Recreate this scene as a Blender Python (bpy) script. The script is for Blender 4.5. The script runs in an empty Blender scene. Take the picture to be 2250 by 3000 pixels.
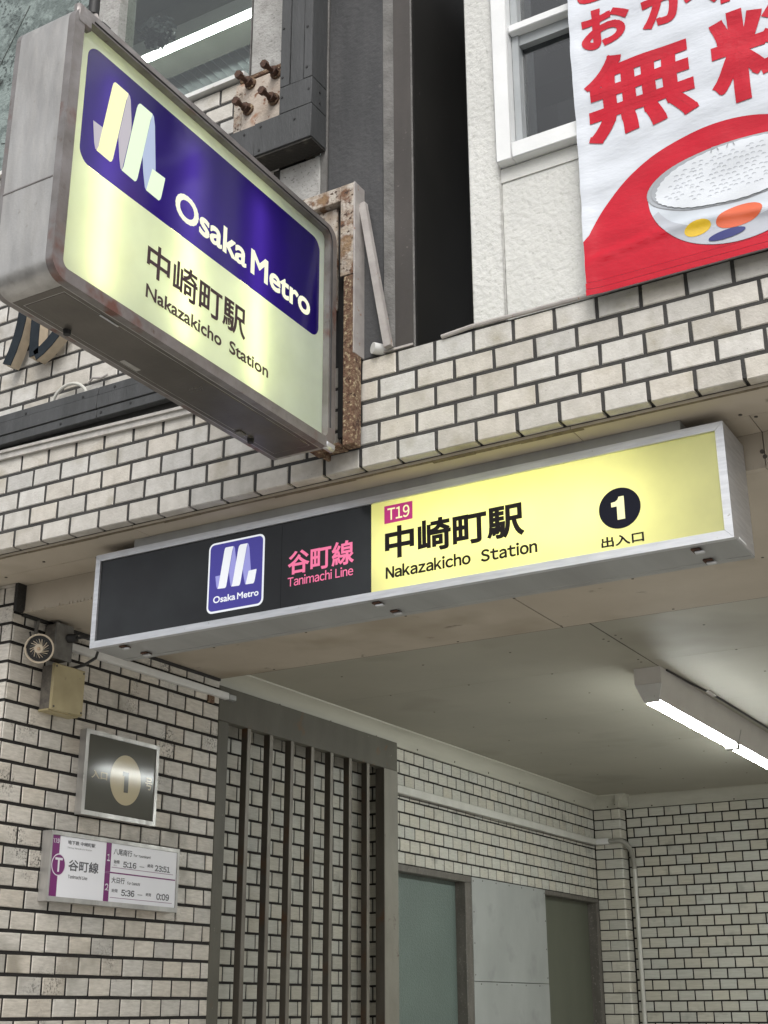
import bpy, bmesh, math, random
from mathutils import Vector, Matrix
from mathutils.geometry import tessellate_polygon

random.seed(7)
SC = bpy.context.scene
COL = SC.collection

# ------------------------------------------------------------------ camera, sky, sun, exposure
cam_d = bpy.data.cameras.new("camera")
cam = bpy.data.objects.new("camera", cam_d)
COL.objects.link(cam)
cam_d.sensor_fit = 'VERTICAL'
cam_d.sensor_height = 36.0
cam_d.lens = 46.657
cam_d.clip_start = 0.05
cam_d.clip_end = 900
cam.matrix_world = Matrix(((0.864224, 0.180114, 0.469760, 3.04108),
                           (0.503093, -0.302466, -0.809575, -2.87454),
                           (-0.003729, 0.935988, -0.352013, 1.51236),
                           (0, 0, 0, 1)))
SC.camera = cam

SUN_EL, SUN_AZ = math.radians(47), math.radians(152)
world = bpy.data.worlds.new("World")
SC.world = world
world.use_nodes = True
wn, wl = world.node_tree.nodes, world.node_tree.links
sky = wn.new('ShaderNodeTexSky')
sky.sky_type = 'NISHITA'
sky.sun_disc = False
sky.sun_elevation = SUN_EL
sky.sun_rotation = SUN_AZ
sky.air_density = 1.0
sky.dust_density = 4.0
hs = wn.new('ShaderNodeHueSaturation')
hs.inputs['Saturation'].default_value = 0.18
bg = wn['Background']
bg.inputs['Strength'].default_value = 0.14
wl.new(sky.outputs[0], hs.inputs['Color'])
wl.new(hs.outputs[0], bg.inputs['Color'])

sun_d = bpy.data.lights.new("sun", 'SUN')
sun_d.energy = 1.0
sun_d.angle = math.radians(35)
sun_d.color = (1.0, 0.97, 0.92)
sun = bpy.data.objects.new("sun", sun_d)
COL.objects.link(sun)
sd = Vector((math.sin(SUN_AZ) * math.cos(SUN_EL), math.cos(SUN_AZ) * math.cos(SUN_EL), math.sin(SUN_EL)))
sun.rotation_euler = sd.to_track_quat('Z', 'Y').to_euler()
sun.location = (2, -6, 9)

vs = SC.view_settings
vs.view_transform = 'Standard'
vs.look = 'None'
vs.exposure = 0.48
vs.gamma = 1.0
vs.use_curve_mapping = False
SC.cycles.use_denoising = True
SC.cycles.max_bounces = 8
SC.cycles.diffuse_bounces = 5
SC.cycles.sample_clamp_indirect = 6.0

# ------------------------------------------------------------------ materials
MATS = {}


def M(name, c1, c2=None, rough=.5, metal=0.0, scale=8.0, stretch=(1, 1, 1), ramp=(.35, .65),
      bump=0.0, bscale=60.0, bstretch=None, spots=None, rand=0.0, spec=.5, coat=0.0, rrough=0.0, streak=None, bdist=.01):
    """Principled material in world-space procedural noise. spots: list of (colour, scale, lo, hi, gate scale or None)."""
    m = bpy.data.materials.new(name)
    m.use_nodes = True
    nt = m.node_tree
    N, L = nt.nodes, nt.links
    b = N['Principled BSDF']
    geo = N.new('ShaderNodeNewGeometry')

    def noise(sc, st=(1, 1, 1), det=6.0, rg=.55):
        mp = N.new('ShaderNodeVectorMath')
        mp.operation = 'MULTIPLY'
        mp.inputs[1].default_value = st
        L.new(geo.outputs['Position'], mp.inputs[0])
        n = N.new('ShaderNodeTexNoise')
        n.inputs['Scale'].default_value = sc
        n.inputs['Detail'].default_value = det
        n.inputs['Roughness'].default_value = rg
        L.new(mp.outputs[0], n.inputs['Vector'])
        return n

    def rampn(n, lo, hi):
        r = N.new('ShaderNodeMapRange')
        r.inputs['From Min'].default_value = lo
        r.inputs['From Max'].default_value = hi
        L.new(n.outputs[0], r.inputs['Value'])
        return r

    def mix(fac, a, bb, blend='MIX'):
        x = N.new('ShaderNodeMix')
        x.data_type = 'RGBA'
        x.blend_type = blend
        if isinstance(fac, (int, float)):
            x.inputs[0].default_value = fac
        else:
            L.new(fac, x.inputs[0])
        for sock, v in ((x.inputs[6], a), (x.inputs[7], bb)):
            if isinstance(v, tuple):
                sock.default_value = v
            else:
                L.new(v, sock)
        return x.outputs[2]
    col = (*c1, 1)
    if c2 is not None:
        r = rampn(noise(scale, stretch), *ramp)
        col = mix(r.outputs[0], (*c1, 1), (*c2, 1))
    if streak:
        sc_, st_, amt, c_ = streak
        r = rampn(noise(sc_, st_, 4.0, .6), .48, .72)
        ml = N.new('ShaderNodeMath')
        ml.operation = 'MULTIPLY'
        ml.inputs[1].default_value = amt
        L.new(r.outputs[0], ml.inputs[0])
        col = mix(ml.outputs[0], col, (*c_, 1))
    if spots:
        for (sc_c, ssc, lo, hi, gate) in spots:
            r = rampn(noise(ssc, (1, 1, 1), 3.0), lo, hi)
            f = r.outputs[0]
            if gate:
                g = rampn(noise(gate[0], (1, 1, 1), 3.0), gate[1], gate[2])
                ml = N.new('ShaderNodeMath')
                ml.operation = 'MULTIPLY'
                L.new(f, ml.inputs[0])
                L.new(g.outputs[0], ml.inputs[1])
                f = ml.outputs[0]
            col = mix(f, col, (*sc_c, 1))
    if rand:
        oi = N.new('ShaderNodeObjectInfo')
        mr = N.new('ShaderNodeMapRange')
        mr.inputs['To Min'].default_value = 1 - rand
        mr.inputs['To Max'].default_value = 1 + rand * .55
        L.new(oi.outputs['Random'], mr.inputs['Value'])
        w = N.new('ShaderNodeTexWhiteNoise')
        w.noise_dimensions = '1D'
        L.new(oi.outputs['Random'], w.inputs['W'])
        tint = mix(w.outputs['Value'], (1.02, .99, .94, 1), (.98, 1.0, 1.02, 1))
        col = mix(1.0, col, tint, 'MULTIPLY')
        vm = N.new('ShaderNodeVectorMath')
        vm.operation = 'SCALE'
        L.new(col, vm.inputs[0])
        L.new(mr.outputs[0], vm.inputs['Scale'])
        col = vm.outputs[0]
    if isinstance(col, tuple):
        b.inputs['Base Color'].default_value = col
    else:
        L.new(col, b.inputs['Base Color'])
    b.inputs['Roughness'].default_value = rough
    b.inputs['Metallic'].default_value = metal
    b.inputs['Specular IOR Level'].default_value = spec
    b.inputs['Coat Weight'].default_value = coat
    b.inputs['Coat Roughness'].default_value = .08
    if rrough:
        r = N.new('ShaderNodeMapRange')
        r.inputs['To Min'].default_value = rough - rrough
        r.inputs['To Max'].default_value = rough + rrough
        r.inputs['From Min'].default_value = .3
        r.inputs['From Max'].default_value = .7
        L.new(noise(scale * 2.2, stretch).outputs[0], r.inputs['Value'])
        L.new(r.outputs[0], b.inputs['Roughness'])
    if bump:
        bp = N.new('ShaderNodeBump')
        bp.inputs['Strength'].default_value = bump
        bp.inputs['Distance'].default_value = bdist
        L.new(noise(bscale, bstretch or (1, 1, 1), 4.0).outputs[0], bp.inputs['Height'])
        L.new(bp.outputs[0], b.inputs['Normal'])
    MATS[name] = m
    return m


def EM(name, col, strength):
    m = bpy.data.materials.new(name)
    m.use_nodes = True
    b = m.node_tree.nodes['Principled BSDF']
    b.inputs['Base Color'].default_value = (*[min(.4, c * .4) for c in col], 1)
    b.inputs['Emission Color'].default_value = (*col, 1)
    b.inputs['Emission Strength'].default_value = strength
    b.inputs['Roughness'].default_value = .4
    MATS[name] = m
    return m


def TRANS(name, col, refl=.06, diff=.25):
    """Backlit acrylic: light from the tubes behind comes through a translucent sheet."""
    m = bpy.data.materials.new(name)
    m.use_nodes = True
    N, L = m.node_tree.nodes, m.node_tree.links
    N.remove(N['Principled BSDF'])
    out = N['Material Output']
    geo = N.new('ShaderNodeNewGeometry')
    no = N.new('ShaderNodeTexNoise')
    no.inputs['Scale'].default_value = 5
    no.inputs['Detail'].default_value = 5
    L.new(geo.outputs['Position'], no.inputs['Vector'])
    mr = N.new('ShaderNodeMapRange')
    mr.inputs['To Min'].default_value = .9
    mr.inputs['To Max'].default_value = 1.08
    mr.inputs['From Min'].default_value = .3
    mr.inputs['From Max'].default_value = .7
    L.new(no.outputs[0], mr.inputs['Value'])
    vm = N.new('ShaderNodeVectorMath')
    vm.operation = 'SCALE'
    vm.inputs[0].default_value = col
    L.new(mr.outputs[0], vm.inputs['Scale'])
    t = N.new('ShaderNodeBsdfTranslucent')
    L.new(vm.outputs[0], t.inputs['Color'])
    d = N.new('ShaderNodeBsdfDiffuse')
    L.new(vm.outputs[0], d.inputs['Color'])
    g = N.new('ShaderNodeBsdfGlossy')
    g.inputs['Roughness'].default_value = .12
    g.inputs['Color'].default_value = (.9, .9, .9, 1)
    m1 = N.new('ShaderNodeMixShader')
    m1.inputs[0].default_value = diff
    L.new(t.outputs[0], m1.inputs[1])
    L.new(d.outputs[0], m1.inputs[2])
    fr = N.new('ShaderNodeValue')
    fr.outputs[0].default_value = refl
    m2 = N.new('ShaderNodeMixShader')
    L.new(fr.outputs[0], m2.inputs[0])
    L.new(m1.outputs[0], m2.inputs[1])
    L.new(g.outputs[0], m2.inputs[2])
    L.new(m2.outputs[0], out.inputs['Surface'])
    MATS[name] = m
    return m


def GLASS(name, tint=(.8, .85, .85), refl=.6, rough=.03):
    m = bpy.data.materials.new(name)
    m.use_nodes = True
    N, L = m.node_tree.nodes, m.node_tree.links
    N.remove(N['Principled BSDF'])
    out = N['Material Output']
    t = N.new('ShaderNodeBsdfTransparent')
    t.inputs['Color'].default_value = (*tint, 1)
    g = N.new('ShaderNodeBsdfGlossy')
    g.inputs['Roughness'].default_value = rough
    g.inputs['Color'].default_value = (refl, refl, refl, 1)
    lw = N.new('ShaderNodeLayerWeight')
    lw.inputs['Blend'].default_value = .5
    pw_ = N.new('ShaderNodeMath')
    pw_.operation = 'POWER'
    pw_.inputs[1].default_value = 2.2
    L.new(lw.outputs['Facing'], pw_.inputs[0])
    fr = N.new('ShaderNodeMath')
    fr.operation = 'MULTIPLY_ADD'
    fr.inputs[1].default_value = .9
    fr.inputs[2].default_value = .04
    L.new(pw_.outputs[0], fr.inputs[0])
    m2 = N.new('ShaderNodeMixShader')
    L.new(fr.outputs[0], m2.inputs[0])
    L.new(t.outputs[0], m2.inputs[1])
    L.new(g.outputs[0], m2.inputs[2])
    L.new(m2.outputs[0], out.inputs['Surface'])
    MATS[name] = m
    return m


DARKSP = (.05, .047, .04)
tile_f = M('facade_tile', (.54, .52, .485), (.42, .40, .365), rough=.42, scale=26, ramp=(.38, .75), bump=.2, bscale=130, rand=.14, streak=(7, (2.6, 2.6, .3), .28, (.33, .31, .275)),
           spots=[((.16, .15, .13), 170, .66, .74, None), ((.33, .30, .24), 9, .55, .78, None)], rrough=.1)
tile_p = M('pillar_tile', (.60, .565, .51), (.45, .42, .375), rough=.38, scale=30, stretch=(1, 1, 4), ramp=(.36, .70), bump=.22, bscale=120,
           bstretch=(.4, .4, 2), rand=.16, streak=(40, (.5, .5, 5), .35, (.33, .30, .26)),
           spots=[(DARKSP, 150, .50, .62, (4.2, .56, .68)), ((.30, .28, .24), 5, .55, .74, None)], rrough=.1)
tile_i = M('interior_tile', (.54, .53, .47), (.46, .45, .395), rough=.30, scale=22, stretch=(.6, .6, 9), ramp=(.36, .68), bump=.2, bscale=60,
           bstretch=(.25, .25, 6), rand=.09, spots=[((.27, .265, .23), 7, .6, .8, None)], rrough=.06)
grout = M('grout', (.034, .033, .032), (.052, .050, .047), rough=.9, scale=14, bump=.3, bscale=200)
grout_d = M('grout_dark', (.010, .009, .008), (.018, .016, .014), rough=.92, scale=20, bump=.3, bscale=200)
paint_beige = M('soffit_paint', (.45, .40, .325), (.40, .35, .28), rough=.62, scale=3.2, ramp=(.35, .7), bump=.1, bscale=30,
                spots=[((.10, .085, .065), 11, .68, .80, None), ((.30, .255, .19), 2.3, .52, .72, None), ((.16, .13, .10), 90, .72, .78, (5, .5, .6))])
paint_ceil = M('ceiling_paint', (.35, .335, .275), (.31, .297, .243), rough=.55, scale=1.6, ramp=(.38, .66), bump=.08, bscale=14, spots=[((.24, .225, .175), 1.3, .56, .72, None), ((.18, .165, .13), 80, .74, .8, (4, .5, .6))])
paint_mould = M('moulding_paint', (.42, .41, .345), (.37, .36, .30), rough=.5, scale=6, stretch=(1, .3, 3), bump=.05, bscale=40)
alu = M('anodised_aluminium', (.66, .67, .69), (.55, .56, .58), rough=.42, metal=.75, scale=40, stretch=(.3, .3, 3), rrough=.1,
        spots=[((.35, .34, .32), 60, .68, .76, None)], bump=.05, bscale=200)
steel = M('stainless_steel', (.50, .49, .47), (.36, .35, .335), rough=.42, metal=.7, scale=9, stretch=(2, 2, .5), rrough=.14, bump=.08, bscale=160,
          spots=[((.30, .275, .245), 40, .64, .76, (5, .45, .6))], streak=(18, (2.4, 2.4, .25), .45, (.46, .445, .425)))
steel_rust = M('stainless_trim', (.27, .255, .25), (.19, .175, .165), rough=.45, metal=.6, scale=12, rrough=.12, bump=.1, bscale=150,
               spots=[((.18, .09, .07), 16, .52, .68, (3.2, .46, .60)), ((.14, .11, .09), 60, .62, .74, (6, .45, .6))])
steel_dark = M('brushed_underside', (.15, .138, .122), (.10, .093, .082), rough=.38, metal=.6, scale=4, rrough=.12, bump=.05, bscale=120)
plate_dark = M('sign_soffit_metal', (.36, .37, .365), (.30, .305, .30), rough=.45, metal=.3, scale=3, stretch=(2.6, .3, .3), rrough=.06)
rust = M('rusty_painted_steel', (.44, .40, .35), (.30, .24, .18), rough=.8, scale=30, bump=.5, bscale=110,
         spots=[((.14, .068, .036), 24, .52, .62, None), ((.055, .03, .02), 80, .58, .66, None), ((.24, .155, .08), 12, .56, .68, None)], streak=(16, (3, 3, .35), .5, (.12, .07, .045)))
rust_heavy = M('heavy_rust', (.115, .056, .034), (.19, .125, .078), rough=.9, scale=70, bump=.7, bscale=150,
               spots=[((.36, .285, .18), 95, .55, .63, None), ((.05, .022, .014), 60, .56, .66, None)])
bracket_paint = M('bracket_grey_paint', (.40, .375, .355), (.32, .295, .28), rough=.6, scale=20, bump=.12, bscale=80,
                  spots=[((.26, .15, .10), 50, .66, .74, None)])
bolt_rust = M('bolt_rust', (.055, .03, .022), (.11, .055, .035), rough=.85, scale=90, bump=.5, bscale=250)
dark_board = M('dark_fibre_board', (.058, .060, .062), (.042, .044, .045), rough=.7, scale=6, stretch=(3, 3, .6), bump=.25, bscale=70, bstretch=(3, 3, .5),
               spots=[((.10, .10, .098), 90, .66, .74, (6, .48, .6))], streak=(26, (3, 3, .3), .3, (.075, .078, .082)))
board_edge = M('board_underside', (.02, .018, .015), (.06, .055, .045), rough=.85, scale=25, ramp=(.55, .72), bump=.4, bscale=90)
concrete_d = M('dark_concrete', (.038, .039, .041), (.060, .060, .062), rough=.8, scale=5, stretch=(2.2, 2.2, .5), bump=.35, bscale=55,
               spots=[((.14, .135, .125), 26, .62, .74, (5, .52, .62))])
concrete_l = M('grey_concrete', (.40, .395, .38), (.29, .285, .27), rough=.85, scale=9, bump=.6, bscale=75,
               spots=[((.15, .145, .135), 120, .60, .70, None), ((.2, .19, .175), 8, .58, .72, None)])
concrete_strip = M('weathered_concrete_strip', (.16, .155, .148), (.10, .097, .092), rough=.85, scale=14, bump=.45, bscale=90)
plate_con = M('rust_stained_concrete', (.50, .44, .38), (.40, .33, .27), rough=.85, scale=12, bump=.5, bscale=60,
              spots=[((.30, .12, .05), 15, .58, .70, None), ((.20, .10, .06), 55, .62, .70, None)])
metal_brown = M('brown_sheet_metal', (.055, .047, .042), (.038, .033, .029), rough=.6, scale=5, stretch=(2, 2, .5), bump=.1, bscale=30,
                spots=[((.17, .15, .135), 60, .66, .74, (4, .5, .62))])
metal_black = M('black_sheet_metal', (.016, .015, .0135), (.011, .0105, .0095), rough=.55, scale=4, spots=[((.08, .078, .072), 45, .68, .76, (5, .52, .64))])
stucco = M('white_stucco', (.60, .60, .575), (.54, .54, .515), rough=.75, scale=4, bump=.55, bscale=58, bdist=.010, spots=[((.46, .46, .435), 75, .60, .68, None)])
stucco_s = M('smooth_stucco', (.59, .59, .565), (.54, .54, .515), rough=.7, scale=5, bump=.25, bscale=40)
white_paint = M('white_window_paint', (.76, .77, .77), (.70, .71, .71), rough=.42, scale=8, bump=.06, bscale=60)
sash_grey = M('grey_window_sash', (.36, .38, .39), (.30, .32, .33), rough=.45, scale=9)
white_plastic = M('white_plastic', (.66, .665, .65), (.60, .60, .585), rough=.42, scale=10, spots=[((.36, .34, .28), 30, .68, .78, None)])
trunk_paint = M('cream_conduit', (.58, .575, .53), (.50, .495, .45), rough=.4, scale=10, stretch=(1, 1, 1))
trunk_grey = M('grey_conduit_elbow', (.30, .295, .26), (.24, .235, .205), rough=.4, scale=14)
yellow_old = M('yellowed_plastic', (.42, .36, .21), (.33, .28, .155), rough=.5, scale=9, spots=[((.25, .21, .14), 45, .66, .76, None)])
box_side = M('grimy_box_metal', (.16, .145, .12), (.09, .08, .07), rough=.7, scale=40, bump=.3, bscale=120)
box_grey = M('grey_box_metal', (.17, .165, .15), (.11, .105, .095), rough=.55, scale=26, bump=.25, bscale=100)
cable_blk = M('black_cable', (.018, .018, .018), rough=.5)
seal_blk = M('black_sealant', (.018, .017, .016), (.03, .028, .025), rough=.8, scale=60, bump=.6, bscale=120)
seal_brown = M('brown_sealant', (.19, .155, .105), (.12, .095, .06), rough=.85, scale=40, bump=.7, bscale=110)
cream_ring = M('cream_wire', (.55, .47, .36), rough=.5)
bulb_mat = M('aged_bulb_cap', (.50, .36, .24), (.36, .24, .15), rough=.5, scale=60)
grille_p = M('grille_grey_brown_paint', (.105, .099, .079), (.085, .080, .063), rough=.55, metal=0, spec=.3, scale=10, stretch=(1, 1, .4), bump=.08, bscale=60,
             spots=[((.15, .075, .03), 12, .60, .74, (3, .5, .62)), ((.24, .215, .18), 45, .70, .78, None)])
grille_bar = M('grille_bar_paint', (.080, .070, .056), (.055, .047, .037), rough=.55, metal=.2, scale=7, stretch=(2, 2, .6), rand=.2,
               spots=[((.085, .045, .022), 9, .52, .70, (3, .45, .6))])
grille_edge = M('pale_bar_edge', (.19, .175, .145), (.12, .105, .085), rough=.5, metal=.2, scale=18, stretch=(1, 1, .3))  # paler tone for the front plates of the grille bars
post_p = M('chipped_post_paint', (.21, .20, .165), (.17, .16, .13), rough=.5, scale=10, stretch=(1, 1, .4), bump=.1, bscale=60,
           spots=[((.07, .045, .03), 30, .66, .73, (4, .5, .6)), ((.42, .39, .33), 60, .70, .76, (5, .5, .6))])
frosted = M('frosted_glass', (.135, .175, .155), (.12, .155, .138), rough=.32, scale=3, bump=.45, bscale=130, spec=.6)
olive = M('olive_door_paint', (.115, .122, .090), (.092, .10, .072), rough=.45, scale=3, stretch=(1, 1, .3))
door_fr = M('dark_door_frame', (.13, .12, .105), (.09, .083, .07), rough=.5, scale=22, stretch=(1, 1, .4), spots=[((.22, .205, .18), 90, .6, .7, None)])
panel_grey = M('galvanised_panel', (.36, .375, .36), (.31, .325, .31), rough=.45, metal=.12, scale=3.5, stretch=(1, 1, .6), bump=.05, bscale=12,
               spots=[((.24, .25, .24), 4.2, .56, .74, None)])
fix_white = M('lamp_body_white', (.62, .60, .57), (.57, .55, .52), rough=.4, scale=6)
fix_grey = M('lamp_body_grey', (.45, .44, .42), rough=.4)  # plain grey for the tube batten and the lamp's joint strip
tube_lit = EM('lit_lamp_lens', (.96, 1.0, .97), 60.0)
tube_in = EM('lit_sign_tube', (1.0, .98, .44), 4.9)
tube_in2 = EM('lit_long_sign_tube', (1.0, .96, .58), 5.8)
tube_win = EM('lit_reflected_tube', (.95, 1.0, .96), 45.0)
face_pale = TRANS('pale_backlit_acrylic', (.86, .95, .86), diff=.30)
face_blue = TRANS('blue_backlit_film', (.030, .012, .34), diff=.08)
face_yel = TRANS('yellow_backlit_acrylic', (.92, .91, .45), diff=.28)
box_white = M('sign_interior_white', (.55, .55, .53), rough=.6)
black_gloss = M('black_sign_film', (.020, .021, .023), (.027, .030, .032), rough=.10, scale=5, spec=.22)
black_ink = M('black_lettering', (.014, .011, .012), rough=.35, spec=.15)
navy_ink = M('dark_navy_print', (.009, .010, .018), rough=.3, spec=.12)
brown_ink = M('dark_brown_lettering', (.045, .02, .03), rough=.4)
pink_ink = EM('pink_backlit_lettering', (.95, .20, .38), 0.50)
magenta = EM('magenta_backlit_print', (.52, .03, .20), 0.48)
white_lit = EM('white_backlit_lettering', (.93, .95, .70), 0.55)
white_lit2 = EM('white_backlit_print', (.90, .93, .97), 0.50)
blue_lit = EM('blue_backlit_print', (.055, .045, .33), 0.42)
lilac_lit = EM('lilac_backlit_print', (.36, .36, .80), 0.45)
fold_a = EM('fold_shade_print', (.50, .47, .52), 0.50)
fold_b = EM('fold_blue_shade_print', (.42, .50, .68), 0.50)
ribbon_a = EM('ribbon_yellow_print', (.96, .98, .52), 0.55)
ribbon_b = EM('ribbon_pale_print', (.76, .92, .66), 0.53)
yel_lit = EM('yellow_backlit_numeral', (.95, .92, .50), 0.55)
plaque_b = M('bronze_plaque_face', (.115, .115, .098), (.10, .10, .086), rough=.10, scale=3, spec=.14)
plaque_y = M('pale_yellow_print', (.52, .46, .31), rough=.10, spec=.14)
print_white = M('white_printed_sheet', (.82, .83, .87), (.79, .80, .84), rough=.3, scale=3)
print_purple = M('purple_print', (.17, .012, .14), rough=.3)
print_grey = M('grey_print', (.10, .10, .115), rough=.4)
print_lilac = M('white_on_purple_print', (.74, .73, .78), rough=.35)
ban_white = M('white_vinyl_banner', (.60, .63, .68), (.57, .60, .65), rough=.18, scale=5, bump=.17, bscale=13, bstretch=(1, 1, 2.6), spec=.3, bdist=.02)
ban_red = M('red_vinyl_print', (.50, .006, .022), (.46, .005, .02), rough=.15, scale=5, bump=.17, bscale=13, bstretch=(1, 1, 2.6), spec=.34, bdist=.02)
ban_yel = M('yellow_vinyl_print', (.68, .45, .03), rough=.22)
ban_org = M('orange_vinyl_print', (.62, .12, .05), rough=.22)
ban_navy = M('navy_vinyl_print', (.03, .035, .16), rough=.22)
ban_bowl = M('bowl_grey_print', (.36, .38, .41), rough=.24, spec=.2)
ban_body = M('bowl_white_print', (.50, .54, .59), (.56, .60, .65), rough=.24, scale=9, spec=.3)
ban_line = M('grey_outline_print', (.30, .31, .33), rough=.3)
ban_rice = M('rice_white_print', (.64, .67, .71), rough=.24, spec=.2)
letter_face = M('slate_blue_letter_face', (.018, .024, .030), (.012, .017, .022), rough=.75, spec=.2, scale=20, bump=.15, bscale=60)
letter_edge = M('cream_letter_edge', (.50, .42, .31), (.40, .335, .25), rough=.6, scale=30)
flash_strip = M('weathered_flashing', (.47, .45, .42), (.37, .355, .33), rough=.6, scale=16, stretch=(2, 1, 1), bump=.2, bscale=80)
corr = M('corrugated_sheet', (.72, .75, .76), (.66, .69, .70), rough=.5, scale=3)
corr_dk = M('dark_corrugated_sheet', (.40, .39, .37), (.34, .33, .31), rough=.6, scale=3)
room_dk = M('dim_room_paint', (.17, .17, .14), (.13, .13, .105), rough=.8, scale=4)
pat_glass = M('crackled_patterned_glass', (.22, .265, .25), (.12, .15, .14), rough=.3, scale=16, ramp=(.46, .56), bump=.6, bscale=70,
              spots=[((.05, .065, .06), 70, .53, .60, (5, .46, .58))])
wire_dk = M('dark_wire', (.09, .10, .095), rough=.6)
glass_l = GLASS('window_glass', (.86, .90, .88), .45)
glass_r = GLASS('dark_window_glass', (.62, .64, .65), .75)
asphalt = M('asphalt', (.10, .10, .10), (.08, .08, .08), rough=.9, scale=30, bump=.3, bscale=150)
paving = M('pale_paving', (.44, .42, .385), (.37, .355, .325), rough=.8, scale=6, bump=.2, bscale=90)  # unseen ground, kept pale to bounce light up onto the soffit
plant_dk = M('dusty_leaf', (.05, .06, .055), (.035, .042, .04), rough=.7, scale=20)
screw_m = M('screw_head', (.10, .09, .075), rough=.6, metal=.3)
black_m = M('black_rubber', (.015, .015, .015), rough=.6)
blk_void = M('unlit_void', (.012, .012, .012), rough=.9)


# ------------------------------------------------------------------ mesh builder
class MB:
    def __init__(self):
        self.bm = bmesh.new()

    def box(self, x0, x1, y0, y1, z0, z1, bev=0.0, seg=1):
        bm = self.bm
        v = [bm.verts.new((x, y, z)) for x in (x0, x1) for y in (y0, y1) for z in (z0, z1)]
        fs = []
        for q in ((0, 1, 3, 2), (4, 6, 7, 5), (0, 4, 5, 1), (2, 3, 7, 6), (0, 2, 6, 4), (1, 5, 7, 3)):
            fs.append(bm.faces.new([v[i] for i in q]))
        if bev > 0:
            es = list({e for f in fs for e in f.edges})
            bmesh.ops.bevel(bm, geom=es, offset=bev, segments=seg, affect='EDGES', profile=.5)
        return self

    def poly(self, pts):
        self.bm.faces.new([self.bm.verts.new(p) for p in pts])
        return self

    def prism(self, pts, d):
        """pts: 3D loop, extruded along vector d."""
        bm = self.bm
        d = Vector(d)
        a = [bm.verts.new(p) for p in pts]
        b = [bm.verts.new(Vector(p) + d) for p in pts]
        bm.faces.new(a)
        bm.faces.new(b[::-1])
        n = len(a)
        for i in range(n):
            bm.faces.new((a[i], b[i], b[(i + 1) % n], a[(i + 1) % n]))
        return self

    def cyl(self, p0, p1, r, r2=None, n=12):
        p0, p1 = Vector(p0), Vector(p1)
        r2 = r if r2 is None else r2
        d = (p1 - p0).normalized()
        u = d.orthogonal().normalized()
        w = d.cross(u)
        bm = self.bm
        A = [bm.verts.new(p0 + (u * math.cos(t) + w * math.sin(t)) * r) for t in [2 * math.pi * i / n for i in range(n)]]
        B = [bm.verts.new(p1 + (u * math.cos(t) + w * math.sin(t)) * r2) for t in [2 * math.pi * i / n for i in range(n)]]
        bm.faces.new(A[::-1])
        bm.faces.new(B)
        for i in range(n):
            bm.faces.new((A[i], A[(i + 1) % n], B[(i + 1) % n], B[i]))
        return self

    def tube(self, pts, r, n=10, closed=False):
        bm = self.bm
        pts = [Vector(p) for p in pts]
        N = len(pts)
        rings = []
        u = None
        for i, p in enumerate(pts):
            a = pts[i - 1] if (i > 0 or closed) else p
            b = pts[(i + 1) % N] if (i < N - 1 or closed) else p
            d = (b - a).normalized()
            if u is None:
                u = d.orthogonal().normalized()
            u = (u - d * u.dot(d)).normalized()
            w = d.cross(u)
            rings.append([bm.verts.new(p + (u * math.cos(t) + w * math.sin(t)) * r) for t in [2 * math.pi * k / n for k in range(n)]])
        for i in range(N if closed else N - 1):
            A, B = rings[i], rings[(i + 1) % N]
            for k in range(n):
                bm.faces.new((A[k], A[(k + 1) % n], B[(k + 1) % n], B[k]))
        if not closed:
            bm.faces.new(rings[0][::-1])
            bm.faces.new(rings[-1])
        return self

    def sheet(self, outer, holes=()):
        loops = [outer] + list(holes)
        A = [self.bm.verts.new(p) for lp in loops for p in lp]
        for t in tessellate_polygon([[Vector(p) for p in lp] for lp in loops]):
            self.bm.faces.new([A[i] for i in t])
        return self

    def holed(self, outer, holes, d):
        """flat plate with holes, given 3D loops, thickness vector d."""
        d = Vector(d)
        loops = [outer] + holes
        tri = tessellate_polygon([[Vector(p) for p in lp] for lp in loops])
        flat = [Vector(p) for lp in loops for p in lp]
        bm = self.bm
        A = [bm.verts.new(p) for p in flat]
        B = [bm.verts.new(p + d) for p in flat]
        for t in tri:
            try:
                bm.faces.new([A[i] for i in t])
                bm.faces.new([B[i] for i in t][::-1])
            except ValueError:
                pass
        k = 0
        for lp in loops:
            n = len(lp)
            for i in range(n):
                j = (i + 1) % n
                bm.faces.new((A[k + i], A[k + j], B[k + j], B[k + i]))
            k += n
        return self


def wo(o):
    """world origin of an object (no rotations are used on parents)."""
    p = Vector((0, 0, 0))
    while o is not None:
        p += o.location
        o = o.parent
    return p


def tag(o, label=None, cat=None, group=None, kind=None):
    if label:
        o['label'] = label
    if cat:
        o['category'] = cat
    if group:
        o['group'] = group
    if kind:
        o['kind'] = kind
    return o


def thing(name, label, cat, loc, group=None):
    o = bpy.data.objects.new(name, None)
    o.empty_display_size = .05
    o.location = loc
    COL.objects.link(o)
    return tag(o, label, cat, group, 'thing')


def finish(bm, smooth=True, angle=38):
    bmesh.ops.recalc_face_normals(bm, faces=bm.faces)
    me = bpy.data.meshes.new('m')
    bm.to_mesh(me)
    bm.free()
    if smooth:
        me.polygons.foreach_set('use_smooth', [True] * len(me.polygons))
        me.set_sharp_from_angle(angle=math.radians(angle))
    return me


def obj(name, mb, mat, parent=None, origin=None, smooth=True, label=None):
    """mesh given in world coordinates, linked as one object (child of parent, or top-level with its origin at `origin`)."""
    me = finish(mb.bm, smooth)
    me.name = name
    me.materials.append(mat)
    o = bpy.data.objects.new(name, me)
    COL.objects.link(o)
    if parent is not None:
        o.parent = parent
        p = wo(parent)
        me.transform(Matrix.Translation(-p))
    elif origin is not None:
        o.location = origin
        me.transform(Matrix.Translation(-Vector(origin)))
    if label:
        o['label'] = label
    return o


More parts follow.
